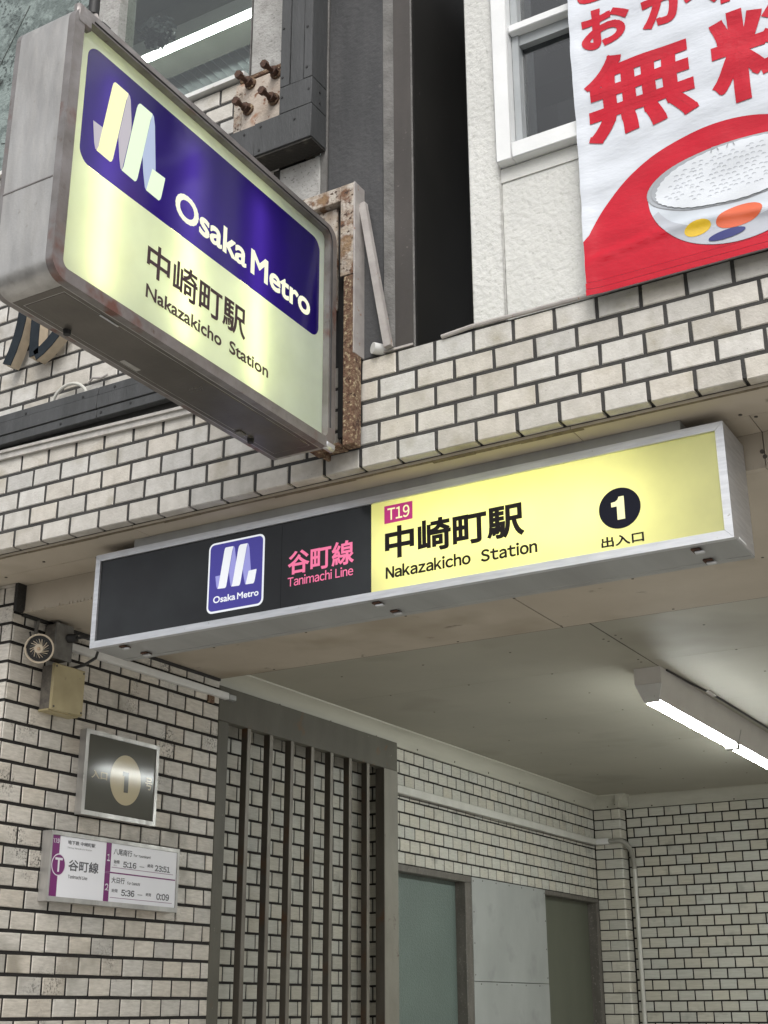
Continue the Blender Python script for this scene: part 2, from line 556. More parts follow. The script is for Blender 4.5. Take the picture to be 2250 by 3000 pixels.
# ------------------------------------------------------------------ tiles
_tile_cache = {}
_REST = {}


def tile_mesh(w, h, d, var, mat, bev=.0022, round_side=0):
    key = (round(w, 4), round(h, 4), round(d, 4), var, mat.name, bev, round_side)
    if key in _tile_cache:
        return _tile_cache[key]
    rnd = random.Random(hash((round(w, 3), var)) & 0xffff)
    bm = bmesh.new()
    j = lambda s: rnd.uniform(-s, s)
    # back, side-front ring, face ring (face looks to -y, u = +x, v = +z)
    cs = [(-w / 2, -h / 2), (w / 2, -h / 2), (w / 2, h / 2), (-w / 2, h / 2)]
    cs = [(a + j(.0009), b + j(.0008)) for a, b in cs]
    back = [bm.verts.new((a, d, b)) for a, b in cs]
    ring = [bm.verts.new((a, bev, b)) for a, b in cs]
    t = [j(.0007) for _ in range(4)]
    inn = []
    for k, (a, b) in enumerate(cs):
        bl = br = bev
        if round_side == 1 and a > 0:
            bl = .006
        inn.append(bm.verts.new((a - math.copysign(bl, a), t[k], b - math.copysign(bev, b))))
    for i in range(4):
        k = (i + 1) % 4
        bm.faces.new((back[i], back[k], ring[k], ring[i]))
        bm.faces.new((ring[i], ring[k], inn[k], inn[i]))
    bm.faces.new(inn)
    bmesh.ops.recalc_face_normals(bm, faces=bm.faces)
    # make sure the face looks to -y
    me = bpy.data.meshes.new('tile')
    bm.to_mesh(me)
    bm.free()
    me.materials.append(mat)
    _tile_cache[key] = me
    return me


def tile_courses(parent, axis, plane, u0, u1, z_lines, joints, pitch, jw, jh, mat, depth=.009, keep=None, limit=300,
                 first_depth=None, corner_hi=False, skip=None):
    """Lay running-bond tiles on a wall. axis 'x': wall faces -y at y=plane, u = x. axis 'y': wall faces +x at x=plane, u = y.
    z_lines: mortar line centres from low to high; joints: joint phase per alternate course (indexed from the low course);
    tiles beyond `limit` or failing keep() go to one joined part."""
    pw = wo(parent)
    made, rest = 0, []
    for r in range(len(z_lines) - 1):
        z0, z1 = z_lines[r] + jh / 2, z_lines[r + 1] - jh / 2
        ph = joints[r % 2]
        k = math.floor((u0 - ph) / pitch)
        u = ph + k * pitch
        while u < u1:
            a, b = max(u + jw / 2, u0), min(u + pitch - jw / 2, u1)
            u += pitch
            if b - a < .006:
                continue
            if skip and skip(a, b, z0, z1):
                continue
            c, zc = (a + b) / 2, (z0 + z1) / 2
            if keep and not keep(c, zc) or made >= limit:
                rest.append((a, b, z0, z1))
                continue
            d = depth
            if first_depth and r == 0:
                d = first_depth
            full = abs((b - a) - (pitch - jw)) < 1e-4
            me = tile_mesh(b - a, z1 - z0, d, random.randrange(6) if full else 0, mat)
            o = bpy.data.objects.new('tile', me)
            jit = random.uniform(-.0006, .0006)
            if axis == 'x':
                p = Vector((c, plane + jit, zc))
            else:
                p = Vector((plane - jit, c, zc))
                o.rotation_euler = (0, 0, math.pi / 2)
            o.location = p - pw
            o.parent = parent
            COL.objects.link(o)
            made += 1
    for a, b, z0, z1 in rest:
        q = (a, b, plane, plane + depth, z0, z1) if axis == 'x' else (plane - depth, plane, a, b, z0, z1)
        _REST.setdefault(parent.name, (parent, mat, []))[2].append(q)
    return made


# ------------------------------------------------------------------ lettering
def glyph2d(s, res=5):
    c = bpy.data.curves.new('t', 'FONT')
    c.body = s
    c.size = 1
    c.resolution_u = res
    o = bpy.data.objects.new('t', c)
    COL.objects.link(o)
    dg = bpy.context.evaluated_depsgraph_get()
    me = bpy.data.meshes.new_from_object(o.evaluated_get(dg))
    vs_ = [(v.co.x, v.co.y) for v in me.vertices]
    fs_ = [tuple(p.vertices) for p in me.polygons]
    cnt = {}
    for f in fs_:
        for i in range(len(f)):
            e = (f[i], f[(i + 1) % len(f)])
            cnt[tuple(sorted(e))] = cnt.get(tuple(sorted(e)), 0) + 1
    bd = [e for e, n in cnt.items() if n == 1]
    bpy.data.objects.remove(o)
    bpy.data.curves.remove(c)
    bpy.data.meshes.remove(me)
    return vs_, fs_, bd


def wide(s):
    """characters in the width that falls back to the sans CJK face, so that digits and letters have its shapes."""
    return ''.join(chr(ord(ch) + 0xFEE0) if '!' <= ch <= '~' else ch for ch in s)


def string2d(s, packed=False, gap=.09, space=.32):
    if not packed:
        return glyph2d(s)
    V, F, B = [], [], []
    x = 0
    for ch in s:
        if ch == ' ':
            x += space
            continue
        v, f, b = glyph2d(wide(ch))
        lo, hi = min(p[0] for p in v), max(p[0] for p in v)
        k = len(V)
        V += [(p[0] - lo + x, p[1]) for p in v]
        F += [tuple(i + k for i in q) for q in f]
        B += [(i + k, j + k) for i, j in b]
        x += hi - lo + gap
    return V, F, B


def put_text(parent, name, s, frame, rect, mat, bold=0.0, packed=False, gap=.09, space=.32, fit='xy', mb=None, lift=0.0):
    """frame = (origin, u, v, n): 2D rect (u0, v0, u1, v1) is filled with the string, lifted along n."""
    V, F, B = string2d(s, packed, gap, space)
    x0, x1 = min(p[0] for p in V), max(p[0] for p in V)
    y0, y1 = min(p[1] for p in V), max(p[1] for p in V)
    u0, v0, u1, v1 = rect
    u0, v0, u1, v1 = u0 + bold, v0 + bold, u1 - bold, v1 - bold
    sx, sy = (u1 - u0) / (x1 - x0), (v1 - v0) / (y1 - y0)
    O, U, W, Nn = [Vector(q) for q in frame]
    P = [(u0 + (p[0] - x0) * sx, v0 + (p[1] - y0) * sy) for p in V]
    own = mb is None
    if own:
        mb = MB()
    bm = mb.bm

    def at(p, l=0.0):
        return O + U * p[0] + W * p[1] + Nn * (lift + l)
    vv = [bm.verts.new(at(p)) for p in P]
    for f in F:
        try:
            bm.faces.new([vv[i] for i in f])
        except ValueError:
            pass
    if bold > 0:
        rnd = random.Random(3)
        for i, j in B:
            a, b = Vector(P[i]), Vector(P[j])
            d = b - a
            if d.length < 1e-6:
                continue
            d.normalize()
            nn = Vector((-d.y, d.x)) * bold
            l = rnd.uniform(.0001, .0005)
            L0 = (b - a).length
            e = d * bold * (1.0 if L0 > bold * 1.6 else .3)
            bm.faces.new([bm.verts.new(at(q, l)) for q in (a - nn - e, b - nn + e, b + nn + e, a + nn - e)])
        seen = set()
        for i, j in B:
            if (Vector(P[i]) - Vector(P[j])).length > bold * 1.6:
                continue
            for k in (i, j):
                if k in seen:
                    continue
                seen.add(k)
                l = rnd.uniform(.0001, .0005)
                bm.faces.new([bm.verts.new(at((P[k][0] + bold * math.cos(t), P[k][1] + bold * math.sin(t)), l))
                              for t in [math.pi / 3 * q + .3 for q in range(6)]])
    if own:
        me = bpy.data.meshes.new(name)
        bm.normal_update()
        bm.to_mesh(me)
        bm.free()
        me.materials.append(mat)
        o = bpy.data.objects.new(name, me)
        COL.objects.link(o)
        o.parent = parent
        me.transform(Matrix.Translation(-wo(parent)))
        return o


def flat(parent, name, loops, frame, mat, lift=0.0, thick=.0004):
    """flat print: list of 2D polygons on a plane frame, a sheet with a hair of thickness."""
    O, U, W, Nn = [Vector(q) for q in frame]
    mb = MB()
    for lp in loops:
        pts = [O + U * p[0] + W * p[1] + Nn * lift for p in lp]
        tri = tessellate_polygon([pts])
        a = [mb.bm.verts.new(p) for p in pts]
        b = [mb.bm.verts.new(p + Nn * thick) for p in pts]
        for t in tri:
            mb.bm.faces.new([b[i] for i in t])
        n = len(pts)
        for i in range(n):
            mb.bm.faces.new((a[i], a[(i + 1) % n], b[(i + 1) % n], b[i]))
    return obj(name, mb, mat, parent, smooth=False)


def rect2(u0, v0, u1, v1):
    return [(u0, v0), (u1, v0), (u1, v1), (u0, v1)]


def rrect(u0, v0, u1, v1, r, n=6):
    out = []
    for cx, cy, t0 in ((u1 - r, v0 + r, -90), (u1 - r, v1 - r, 0), (u0 + r, v1 - r, 90), (u0 + r, v0 + r, 180)):
        for k in range(n + 1):
            t = math.radians(t0 + 90 * k / n)
            out.append((cx + r * math.cos(t), cy + r * math.sin(t)))
    return out


def ell(cx, cy, a, b, n=40, rot=0.0):
    c, s = math.cos(rot), math.sin(rot)
    return [(cx + a * math.cos(t) * c - b * math.sin(t) * s, cy + a * math.cos(t) * s + b * math.sin(t) * c)
            for t in [2 * math.pi * k / n for k in range(n)]]


def screws(name, pts, n, r, mat, parent, h=.002):
    mb = MB()
    nn = Vector(n)
    for p in pts:
        mb.cyl(Vector(p) - nn * .001, Vector(p) + nn * h, r, n=8)
    o = obj(name, mb, mat, parent)
    o['kind'] = 'stuff'
    return o

# ================================================================== GROUND
g = obj('road', MB().box(-60, 60, -70, -3.6, -.3, 0.0), asphalt)
tag(g, kind='structure')
g = obj('pavement', MB().box(-60, 60, -3.6, 6.4, -.3, .12), paving)
tag(g, kind='structure')

# ================================================================== FACADE (tiled band over the entrance)
PZ = .0659
fac = thing('facade_wall', 'cream tiled facade band with dark joints running above the station entrance', 'wall', (0, 0, 2.9))
mb = MB()
mb.box(-2.6, 4.6, .0028, .034, 2.912, 3.2335)          # bed of the five lower courses
mb.box(-2.6, 1.000, .0030, .20, 3.2335, 4.375)           # bed of the upper courses on the left
obj('mortar', mb, grout, fac)
obj('backing', MB().box(-2.6, 4.6, .0342, .30, 2.910, 3.23), grout, fac)
tile_courses(fac, 'x', 0.0, -.50, 2.76, [2.9015 + PZ * i for i in range(4)] + [2.9015 + PZ * 4, 3.2365], (0.0, .059), .118, .0104, .0102, tile_f,
             depth=.010, first_depth=.036)
tile_courses(fac, 'x', 0.0, -2.6, -.50, [2.9015 + PZ * i for i in range(5)] + [3.2365], (0.0, .059), .118, .0104, .0102, tile_f, depth=.010, limit=0)
tile_courses(fac, 'x', 0.0, 2.76, 4.6, [2.9015 + PZ * i for i in range(5)] + [3.2365], (0.0, .059), .118, .0104, .0102, tile_f, depth=.010, limit=0)
tile_courses(fac, 'x', 0.0, -2.6, -.42, [3.2825 + .0677 * i for i in range(17)], (.036, .096), .118, .0100, .0100, tile_f, limit=0)
tile_courses(fac, 'x', 0.0, -.42, .40, [4.384 - .0665 * i for i in range(5, -1, -1)], (.751, .807), .118, .0100, .0100, tile_f, limit=0)
# upper left courses
up_skip = lambda a, b, z0, z1: (a > .81 and z1 > 4.1) or (a > 1.0) or b > 1.0
tile_courses(fac, 'x', 0.0, -.42, .99, [3.2825 + .0677 * i for i in range(12)], (.036, .096), .118, .0100, .0100, tile_f, skip=up_skip)
tile_courses(fac, 'x', 0.0, .40, .86, [4.384 - .0665 * i for i in range(5, -1, -1)], (.751, .807), .118, .0100, .0100, tile_f)

# end caps / sealant under the bottom course
mb = MB()
rnd = random.Random(4)
x = -1.2
while x < 3.4:
    w = rnd.uniform(.05, .16)
    mb.box(x, x + w, .037, .037 + rnd.uniform(.008, .020), 2.8975 - rnd.uniform(0, .002), 2.9045)
    x += w
o = obj('sealant', mb, seal_brown, fac)
o['kind'] = 'stuff'

st = thing('flashing_strip', 'pale weathered metal flashing strip under the dark fascia board', 'flashing', (.3, -.01, 3.235))
mb = MB()
mb.prism([(-.8, -.012, 3.2665), (-.8, -.012, 3.2410), (1.02, -.012, 3.1985), (1.02, -.012, 3.2215)], (0, .011, 0))
obj('strip', mb, flash_strip, st)
mb = MB()
mb.prism([(-.8, -.019, 3.2720), (-.8, -.019, 3.2625), (1.02, -.019, 3.2175), (1.02, -.019, 3.2270)], (0, .018, 0))
obj('upper_lip', mb, flash_strip, st)

# dark horizontal fascia board of three planks
fb = thing('fascia_board', 'dark grey horizontal fascia board of three planks with black screws behind the projecting sign', 'board', (.3, -.03, 3.33))
for (z0, z1, yy) in ((3.348, 3.376, -.030), (3.300, 3.3465, -.034), (3.268, 3.2985, -.030)):
    for xa, xb in ((-.9, .3405), (.3425, 1.06)):
        obj('plank', MB().box(xa, xb, yy, -.002, z0, z1, .0015), dark_board, fb)
screws('screw', [(.278, -.03, 3.357), (.41, -.03, 3.361), (.19, -.03, 3.283), (.36, -.03, 3.284), (.48, -.03, 3.287), (.03, -.03, 3.357), (-.10, -.03, 3.283)], (0, -1, 0), .0045, black_m, fb)

ca = thing('cable_loop', 'small loose pale cable loop poking up behind the fascia board', 'cable', (.26, -.012, 3.38))
pts = [(.205 + .075 * math.cos(t) + .0, -.014 - .008 * math.sin(t), 3.362 + .062 * math.sin(t)) for t in [math.pi * (1 - k / 14) for k in range(15)]]
obj('sheath', MB().tube(pts, .0055, 8), trunk_paint, ca)
obj('tie', MB().tube([(.275, -.012, 3.412), (.30, -.016, 3.425), (.335, -.014, 3.418), (.36, -.012, 3.424)], .0035, 6), bracket_paint, ca)

# cut-out letter on the tiles
lt = thing('sign_letter', 'dark slate cut-out katakana letter with cream edges fixed on the tiles', 'letter', (.07, -.045, 3.6))


def stroke(pts, wd):
    L_, R_ = [], []
    for i, p in enumerate(pts):
        a = Vector(pts[max(0, i - 1)])
        b = Vector(pts[min(len(pts) - 1, i + 1)])
        d = (b - a).normalized()
        n_ = Vector((-d.y, d.x))
        w_ = wd[i] if isinstance(wd, (list, tuple)) else wd
        L_.append(Vector(p) + n_ * w_ / 2)
        R_.append(Vector(p) - n_ * w_ / 2)
    return [tuple(q) for q in L_ + R_[::-1]]


s1 = [(-.002, 3.84), (.000, 3.76), (-.004, 3.70), (-.014, 3.645), (-.032, 3.59), (-.053, 3.545)]
s2 = [(.063, 3.84), (.063, 3.70), (.064, 3.60), (.070, 3.548)]
s3 = [(.074, 3.546), (.105, 3.560), (.135, 3.580), (.160, 3.603), (.178, 3.624)]
for s in (s1, s2, s3):
    lp = stroke(s, .040)
    tri = [(p[0], -.060, p[1]) for p in lp]
    part = obj('stroke', MB().prism(tri, (0, .003, 0)), letter_face, lt)
    obj('stroke_edge', MB().prism([(p[0], -.057, p[1]) for p in lp], (0, .038, 0)), letter_edge, part)
obj('stud', MB().cyl((.003, -.02, 3.66), (.003, .004, 3.66), .006), bolt_rust, lt)
obj('stud', MB().cyl((.11, -.02, 3.57), (.11, .004, 3.57), .006), bolt_rust, lt)

# ---- dark L-shaped board frame on the upper wall
lf = thing('signboard_frame', 'dark grey L-shaped board frame with screws under the upper window', 'frame', (1.12, -.05, 4.05))
obj('board', MB().box(1.056, 1.092, -.090, -.006, 4.2055, 5.2, .0015), dark_board, lf)
obj('board', MB().box(1.0935, 1.143, -.088, -.006, 4.2055, 5.2, .0015), dark_board, lf)
obj('board', MB().box(1.1445, 1.176, -.090, -.006, 4.2055, 5.2, .0015), dark_board, lf)
obj('board', MB().box(.964, 1.176, -.091, -.006, 3.985, 4.1045, .0015), dark_board, lf)
obj('board', MB().box(1.056, 1.176, -.0905, -.006, 4.106, 4.204, .0015), dark_board, lf)
obj('board', MB().box(.55, .9625, -.089, -.006, 3.985, 4.103, .0015), dark_board, lf)
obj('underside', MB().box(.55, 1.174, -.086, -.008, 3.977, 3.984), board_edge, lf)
screws('screw', [(1.066, -.09, 4.24), (1.156, -.09, 4.245), (1.066, -.091, 4.165), (1.165, -.09, 4.16), (1.115, -.091, 4.066), (.988, -.091, 4.085), (.985, -.091, 4.0),
                 (.925, -.089, 4.08), (1.066, -.09, 4.43), (1.156, -.09, 4.40)], (0, -1, 0), .0042, black_m, lf)
screws('side_screw', [(1.176, -.045, 4.13), (1.176, -.045, 4.17)], (1, 0, 0), .004, black_m, lf)

# ---- patch with anchor bolts
pc = thing('anchor_patch', 'rust-stained pinkish concrete patch carrying old bolts beside the dark board frame', 'concrete', (.93, 0, 4.25))
obj('patch', MB().box(.818, 1.054, -.004, .15, 4.105, 4.3665, .002), plate_con, pc)
obj('rusty_edge', MB().box(.835, 1.054, -.008, .10, 4.367, 4.384, .002), rust_heavy, pc)
obj('stain_strip', MB().box(.816, .846, -.0065, -.0042, 4.106, 4.33), rust, pc)
bolt_words = {(0, 1): 'rusty anchor bolt upper left of the four on the stained patch',
              (1, 1): 'rusty anchor bolt upper right of the four, beside the dark board',
              (1, 0): 'rusty anchor bolt lower right of the four on the stained patch',
              (0, 0): 'rusty anchor bolt lower left of the four, nearest the sign'}
for (i, j), w_ in bolt_words.items():
    bx, bz = (.874, .975)[i] + (.006 * j), (4.250, 4.350)[j]
    t = thing('anchor_bolt', w_, 'bolt', (bx, -.004, bz), 'rusty anchor bolts')
    obj('shaft', MB().cyl((bx, .02, bz), (bx - .004, -.072, bz - .006), .0082, n=10), bolt_rust, t)
    obj('washer', MB().cyl((bx, -.0045, bz), (bx, -.012, bz), .021, n=16), rust_heavy, t)
    obj('nut', MB().cyl((bx, -.0125, bz), (bx, -.030, bz), .0155, n=6), bolt_rust, t)
    obj('end_nut', MB().cyl((bx - .003, -.058, bz - .005), (bx - .004, -.075, bz - .006), .0138, n=6), bolt_rust, t)

# ---- columns and recess right of the frame
cl = thing('concrete_pillar', 'dark weathered concrete pillar between the board frame and the black recess', 'pillar', (1.27, .1, 3.23))
obj('shaft', MB().box(1.1785, 1.374, .002, .32, 3.2345, 5.4, .003), concrete_d, cl)
obj('bevel', MB().prism([(1.3745, .003, 3.2370), (1.4055, .012, 3.2370), (1.4055, .06, 3.2370), (1.3745, .06, 3.2370)], (0, 0, 2.16)), concrete_strip, cl)
obj('worn_strip', MB().box(1.1545, 1.178, -.004, .2, 3.2345, 5.4, .003), concrete_strip, cl)
pl = thing('concrete_block', 'pale rough concrete block below the dark L-shaped frame', 'concrete', (1.08, 0, 3.9))
obj('block', MB().box(1.0015, 1.1535, -.003, .2, 3.2345, 3.9755, .004), concrete_l, pl)
obj('block', MB().box(.50, 1.0, -.0055, -.0003, 4.03, 3.9757, .002), concrete_l, pl)
pr = thing('plaster_column', 'pale speckled plaster column between the upper window and the dark frame', 'pillar', (.93, .02, 4.4))
obj('shaft', MB().box(.866, 1.054, .008, .25, 4.3855, 5.6, .004), concrete_l, pr)
obj('return', MB().box(.862, .8655, .006, .25, 4.3855, 5.6), concrete_strip, pr)

rc = thing('recess_lining', 'brown and black sheet metal lining of the dark recess beside the white building', 'cladding', (1.5, .3, 3.24))
obj('brown_sheet', MB().box(1.4060, 1.4660, .010, .022, 3.2370, 5.6, .001), metal_brown, rc)
obj('seam_bead', MB().cyl((1.4675, .012, 3.237), (1.4675, .012, 5.6), .0032, n=8), concrete_strip, rc)
obj('black_sheet', MB().box(1.4560, 1.4695, .0225, 1.199, 3.2375, 5.8), metal_black, rc)
obj('floor_ledge', MB().box(1.17, 1.70, .036, 1.2, 3.2, 3.2335), grout_d, rc)
obj('back_sheet', MB().box(1.40, 2.2, 1.2, 1.23, 3.2, 6.2), blk_void, rc)

# ================================================================== UPPER LEFT WINDOW
mw = thing('upper_window', 'upper window with a wired clear pane and a lit tube set beyond the glass for a reflected lamp', 'window', (.5, .08, 4.41))
obj('sill', MB().prism([(-.6, -.020, 4.402), (-.6, .09, 4.412), (.860, .09, 4.412), (.860, -.020, 4.402)], (0, 0, -.0165)), white_plastic, mw)
obj('frame', MB().box(-.6, .861, .075, .115, 4.4125, 4.44), sash_grey, mw)
obj('mullion', MB().box(.10, .22, .05, .14, 4.4405, 6.0, .003), concrete_l, mw)
obj('pane', MB().box(.2205, .861, .092, .096, 4.4405, 5.9), glass_l, mw)
obj('pane', MB().box(-.6, .0995, .092, .096, 4.4405, 5.9), pat_glass, mw)
mb = MB()
rnd = random.Random(11)
for k in range(9):
    x, z = rnd.uniform(-.55, .05), rnd.uniform(4.6, 5.2)
    mb.tube([(x, .0905, z), (x + rnd.uniform(-.12, .12), .0905, z + rnd.uniform(-.08, .08)), (x + rnd.uniform(-.2, .2), .0905, z + rnd.uniform(-.2, .2))], .0016, 5)
o = obj('crack', mb, wire_dk, mw)
o['kind'] = 'stuff'
rm = thing('upper_room', 'dim room behind the upper left window, its corrugated ceiling in place of a reflected awning', 'room', (.2, 2, 4.4))
obj('back_wall', MB().box(-2.4, 1.4, 3.2, 3.25, 4.2, 6.0), room_dk, rm)
obj('side_wall', MB().box(1.20, 1.25, .30, 3.2, 4.2, 6.0), room_dk, rm)
mb = MB()
n = 64
prof = []
for k in range(n + 1):
    x = -1.6 + 2.8 * k / n
    for q in range(4):
        prof.append((x + 2.8 / n * q / 4, 5.49 + .010 * math.sin(2 * math.pi * q / 4)))
bm = mb.bm
A_ = [bm.verts.new((p[0], .9, p[1])) for p in prof]
B_ = [bm.verts.new((p[0], 3.2, p[1])) for p in prof]
for i in range(len(prof) - 1):
    bm.faces.new((A_[i], A_[i + 1], B_[i + 1], B_[i]))
obj('reflection_ribs', mb, corr, rm, smooth=True)  # awning ribs reflected in the pane, built as a ceiling behind it
obj('beam', MB().box(.17, .23, .9, 3.2, 5.455, 5.475), room_dk, rm)
obj('header', MB().box(-1.6, 1.4, .625, .86, 5.42, 5.62), room_dk, rm)
obj('bulkhead', MB().box(-1.6, 1.4, .15, .62, 5.55, 5.62), room_dk, rm)
tl = thing('reflected_tube_light', 'thin lit fluorescent tube set behind the upper left window in place of a reflected lamp', 'lamp', (.1, .6, 5.3))  # lamp reflected in the glass, built as a tube inside the room
obj('tube', MB().cyl((-.75, .605, 5.3), (1.15, .605, 5.3), .0100, n=10), tube_win, tl)
obj('batten', MB().box(-.75, 1.15, .59, .62, 5.318, 5.395), fix_grey, tl)
pt = thing('window_plant', 'dark dusty plant silhouette on the ledge behind the upper left window', 'plant', (.2, .25, 5.0))
mb = MB()
rnd = random.Random(5)
for k in range(260):
    a, b_, r_ = rnd.uniform(0, 6.28), rnd.uniform(-1.2, 1.4), rnd.uniform(.02, .085)
    c = Vector((.185 + r_ * math.cos(a) * math.cos(b_), .30 + r_ * .7 * math.sin(a) * math.cos(b_), 5.085 + r_ * .8 * math.sin(b_)))
    u = Vector((rnd.uniform(-1, 1), rnd.uniform(-1, 1), rnd.uniform(-1, 1))).normalized()
    w_ = u.orthogonal().normalized()
    mb.poly([c - u * .016, c + w_ * .008, c + u * .016, c - w_ * .008])
o = obj('leaves', mb, plant_dk, pt)
o['kind'] = 'stuff'
obj('stem', MB().tube([(.185, .30, 5.00), (.183, .30, 5.04), (.188, .30, 5.09)], .006, 6), plant_dk, pt)
wr = thing('cable_clamp', 'black cable clamp hanging above the top corner of the projecting sign', 'cable', (1.17, -1.0, 3.72))
obj('cable', MB().tube([(1.19, -1.04, 4.2), (1.195, -1.045, 3.9), (1.20, -1.05, 3.70)], .013, 10), black_m, wr)
obj('clamp', MB().box(1.205, 1.245, -1.065, -1.03, 3.622, 3.66, .006), black_m, wr)
obj('hanger', MB().tube([(1.20, -1.05, 3.72), (1.22, -1.048, 3.655)], .006, 8), bracket_paint, wr)

# ================================================================== WHITE BUILDING
wb = thing('white_building', 'white rough stucco upper wall on the right with a framed window', 'building', (1.7, .02, 3.24))
obj('rough_strip', MB().box(1.652, 1.7495, .004, .30, 3.2405, 6.0, .004), stucco, wb)
obj('lower_wall', MB().box(1.750, 4.6, .013, .30, 3.2405, 3.717, .002), stucco, wb)
obj('lower_band', MB().box(1.750, 4.6, .009, .0128, 3.672, 3.7165), stucco_s, wb)
obj('upper_wall', MB().box(3.0, 4.6, .012, .30, 3.7175, 6.0), stucco, wb)
mb = MB()
mb.tube([(1.56, -.004, 3.236), (1.65, -.002, 3.244), (1.72, -.003, 3.2435), (1.78, -.003, 3.242), (2.0, -.004, 3.240), (2.3, -.004, 3.239), (4.4, -.004, 3.239)], .0065, 8)
obj('sealant_bead', mb, bracket_paint, wb)
wf = obj('window', MB().box(1.7505, 1.7985, -.022, .09, 3.720, 5.6, .003).box(1.7985, 3.0, -.022, .09, 3.720, 3.7715, .003), white_paint, wb)
obj('sash', MB().box(1.799, 1.822, .010, .06, 3.772, 5.6, .002).box(1.822, 3.0, .010, .06, 3.772, 3.776), sash_grey, wf)
obj('transom', MB().box(1.7995, 3.0, -.012, .07, 4.153, 4.180, .003), white_paint, wf)
obj('transom_strip', MB().box(1.8225, 3.0, .015, .06, 4.118, 4.1525), sash_grey, wf)  # grey strip directly below the transom
obj('pane', MB().box(1.8222, 3.0, .036, .040, 3.7765, 4.1175), glass_r, wf)
obj('pane', MB().box(1.8222, 3.0, .036, .040, 4.1805, 5.6), glass_r, wf)
wr2 = thing('window_interior', 'dark room behind the white framed window, its corrugated panels in place of a reflected awning', 'room', (2.2, 1, 3.7))
mb = MB()
n = 40
A_, B_ = [], []
for k in range(n * 4 + 1):
    x = 1.6 + 1.6 * k / (n * 4)
    z = 4.75 + .012 * math.sin(2 * math.pi * k / 4)
    A_.append(mb.bm.verts.new((x, .35, z)))
    B_.append(mb.bm.verts.new((x, 2.6, z)))
for k in range(n * 4):
    mb.bm.faces.new((A_[k], A_[k + 1], B_[k + 1], B_[k]))
obj('reflection_ribs', mb, corr_dk, wr2)  # stands in for the ribbed awning mirrored in this window
obj('beam', MB().box(1.5, 3.0, .78, .90, 4.60, 4.73), blk_void, wr2)
obj('cross_beam', MB().prism([(1.60, .35, 4.70), (1.70, .35, 4.70), (1.95, 1.6, 4.70), (1.85, 1.6, 4.70)], (0, 0, .03)), blk_void, wr2)
obj('back_wall', MB().box(1.5, 3.0, 2.6, 2.65, 3.6, 5.8), blk_void, wr2)

# ================================================================== BANNER
bn = thing('banner', 'red and white vinyl banner with a rice bowl print hanging under the white window', 'banner', (2.4, -.03, 3.6))
BX0, BX1, BZ0, BZ1 = 1.998, 2.78, 3.214, 4.62


def wave(x, z):
    fall = min(1.0, max(0.0, (z - 3.23) / .12))
    w = .0016 * math.sin(11 * x + 46 * z + 1.5 * math.sin(7 * x)) + .0012 * math.sin(-17 * x + 71 * z + 2.2 * math.sin(9 * x + 4 * z))
    w += .0007 * math.sin(39 * x + 23 * z) + .0045 * math.sin(4.2 * x + 8.5 * z)
    edge = .006 * math.exp(-((x - BX0) / .03) ** 2)
    low = .007 * math.exp(-((z - 3.325 - .018 * math.sin(9 * x)) / .016) ** 2) * min(1, max(0, (x - 2.0) / .05))
    return -.036 + w * (.25 + .75 * fall) - edge - low


mb = MB()
nx, nz = 78, 140
vv = [[mb.bm.verts.new((BX0 + (BX1 - BX0) * i / nx, wave(BX0 + (BX1 - BX0) * i / nx, BZ0 + (BZ1 - BZ0) * j / nz), BZ0 + (BZ1 - BZ0) * j / nz)) for j in range(nz + 1)] for i in range(nx + 1)]
for i in range(nx):
    for j in range(nz):
        mb.bm.faces.new((vv[i][j], vv[i + 1][j], vv[i + 1][j + 1], vv[i][j + 1]))
sheet = obj('sheet', mb, ban_white, bn)


def drape(name, loops, mat, lift, parent=sheet, fan=False):
    mb = MB()
    bm = mb.bm
    for lp in loops:
        pts = [Vector((p[0], 0, p[1])) for p in lp]
        tri = tessellate_polygon([pts])
        vs_ = [bm.verts.new(p) for p in pts]
        for t in tri:
            try:
                bm.faces.new([vs_[i] for i in t])
            except ValueError:
                pass
    return drape_bm(name, mb, mat, lift, parent)


def drape_bm(name, mb, mat, lift, parent=sheet):
    bm = mb.bm
    for _ in range(7):
        es = [e for e in bm.edges if e.calc_length() > .020]
        if not es:
            break
        bmesh.ops.subdivide_edges(bm, edges=es, cuts=1, use_grid_fill=False)
        bmesh.ops.triangulate(bm, faces=bm.faces[:])
    for v in bm.verts:
        v.co.y = wave(v.co.x, v.co.z) - lift - (v.co.y if abs(v.co.y) < .01 else 0)
    me = bpy.data.meshes.new(name)
    bm.normal_update()
    for f in bm.faces:
        if f.normal.y > 0:
            f.normal_flip()
    bm.to_mesh(me)
    bm.free()
    me.polygons.foreach_set('use_smooth', [name != 'lettering'] * len(me.polygons))
    me.materials.append(mat)
    o = bpy.data.objects.new(name, me)
    COL.objects.link(o)
    o.parent = parent
    me.transform(Matrix.Translation(-wo(parent)))
    return o


disc = [(BX0 + .0015, 3.252), (BX0 + .0015, 3.372)]
a0 = math.acos(-(2.362 - BX0 - .0015) / .378) if .378 > 2.362 - BX0 else math.pi
for k in range(49):
    t = 2.87 - (2.87 - .0) * k / 48
    x, z = 2.362 + .375 * math.cos(t), 3.25 + .36 * math.sin(t)
    if x > BX0 + .002 and z > 3.375:
        disc.append((min(x, BX1 - .002), z))
disc += [(2.74, 3.252)]
drape('red_disc_print', [disc], ban_red, .0014)
drape('hem', [[(BX0, 3.2145), (BX1, 3.2145), (BX1, 3.231), (BX0, 3.231)]], ban_red, .0042)
drape('hem', [[(BX0, 3.2325), (BX1, 3.2325), (BX1, 3.2505), (BX0, 3.2505)]], ban_red, .0030)
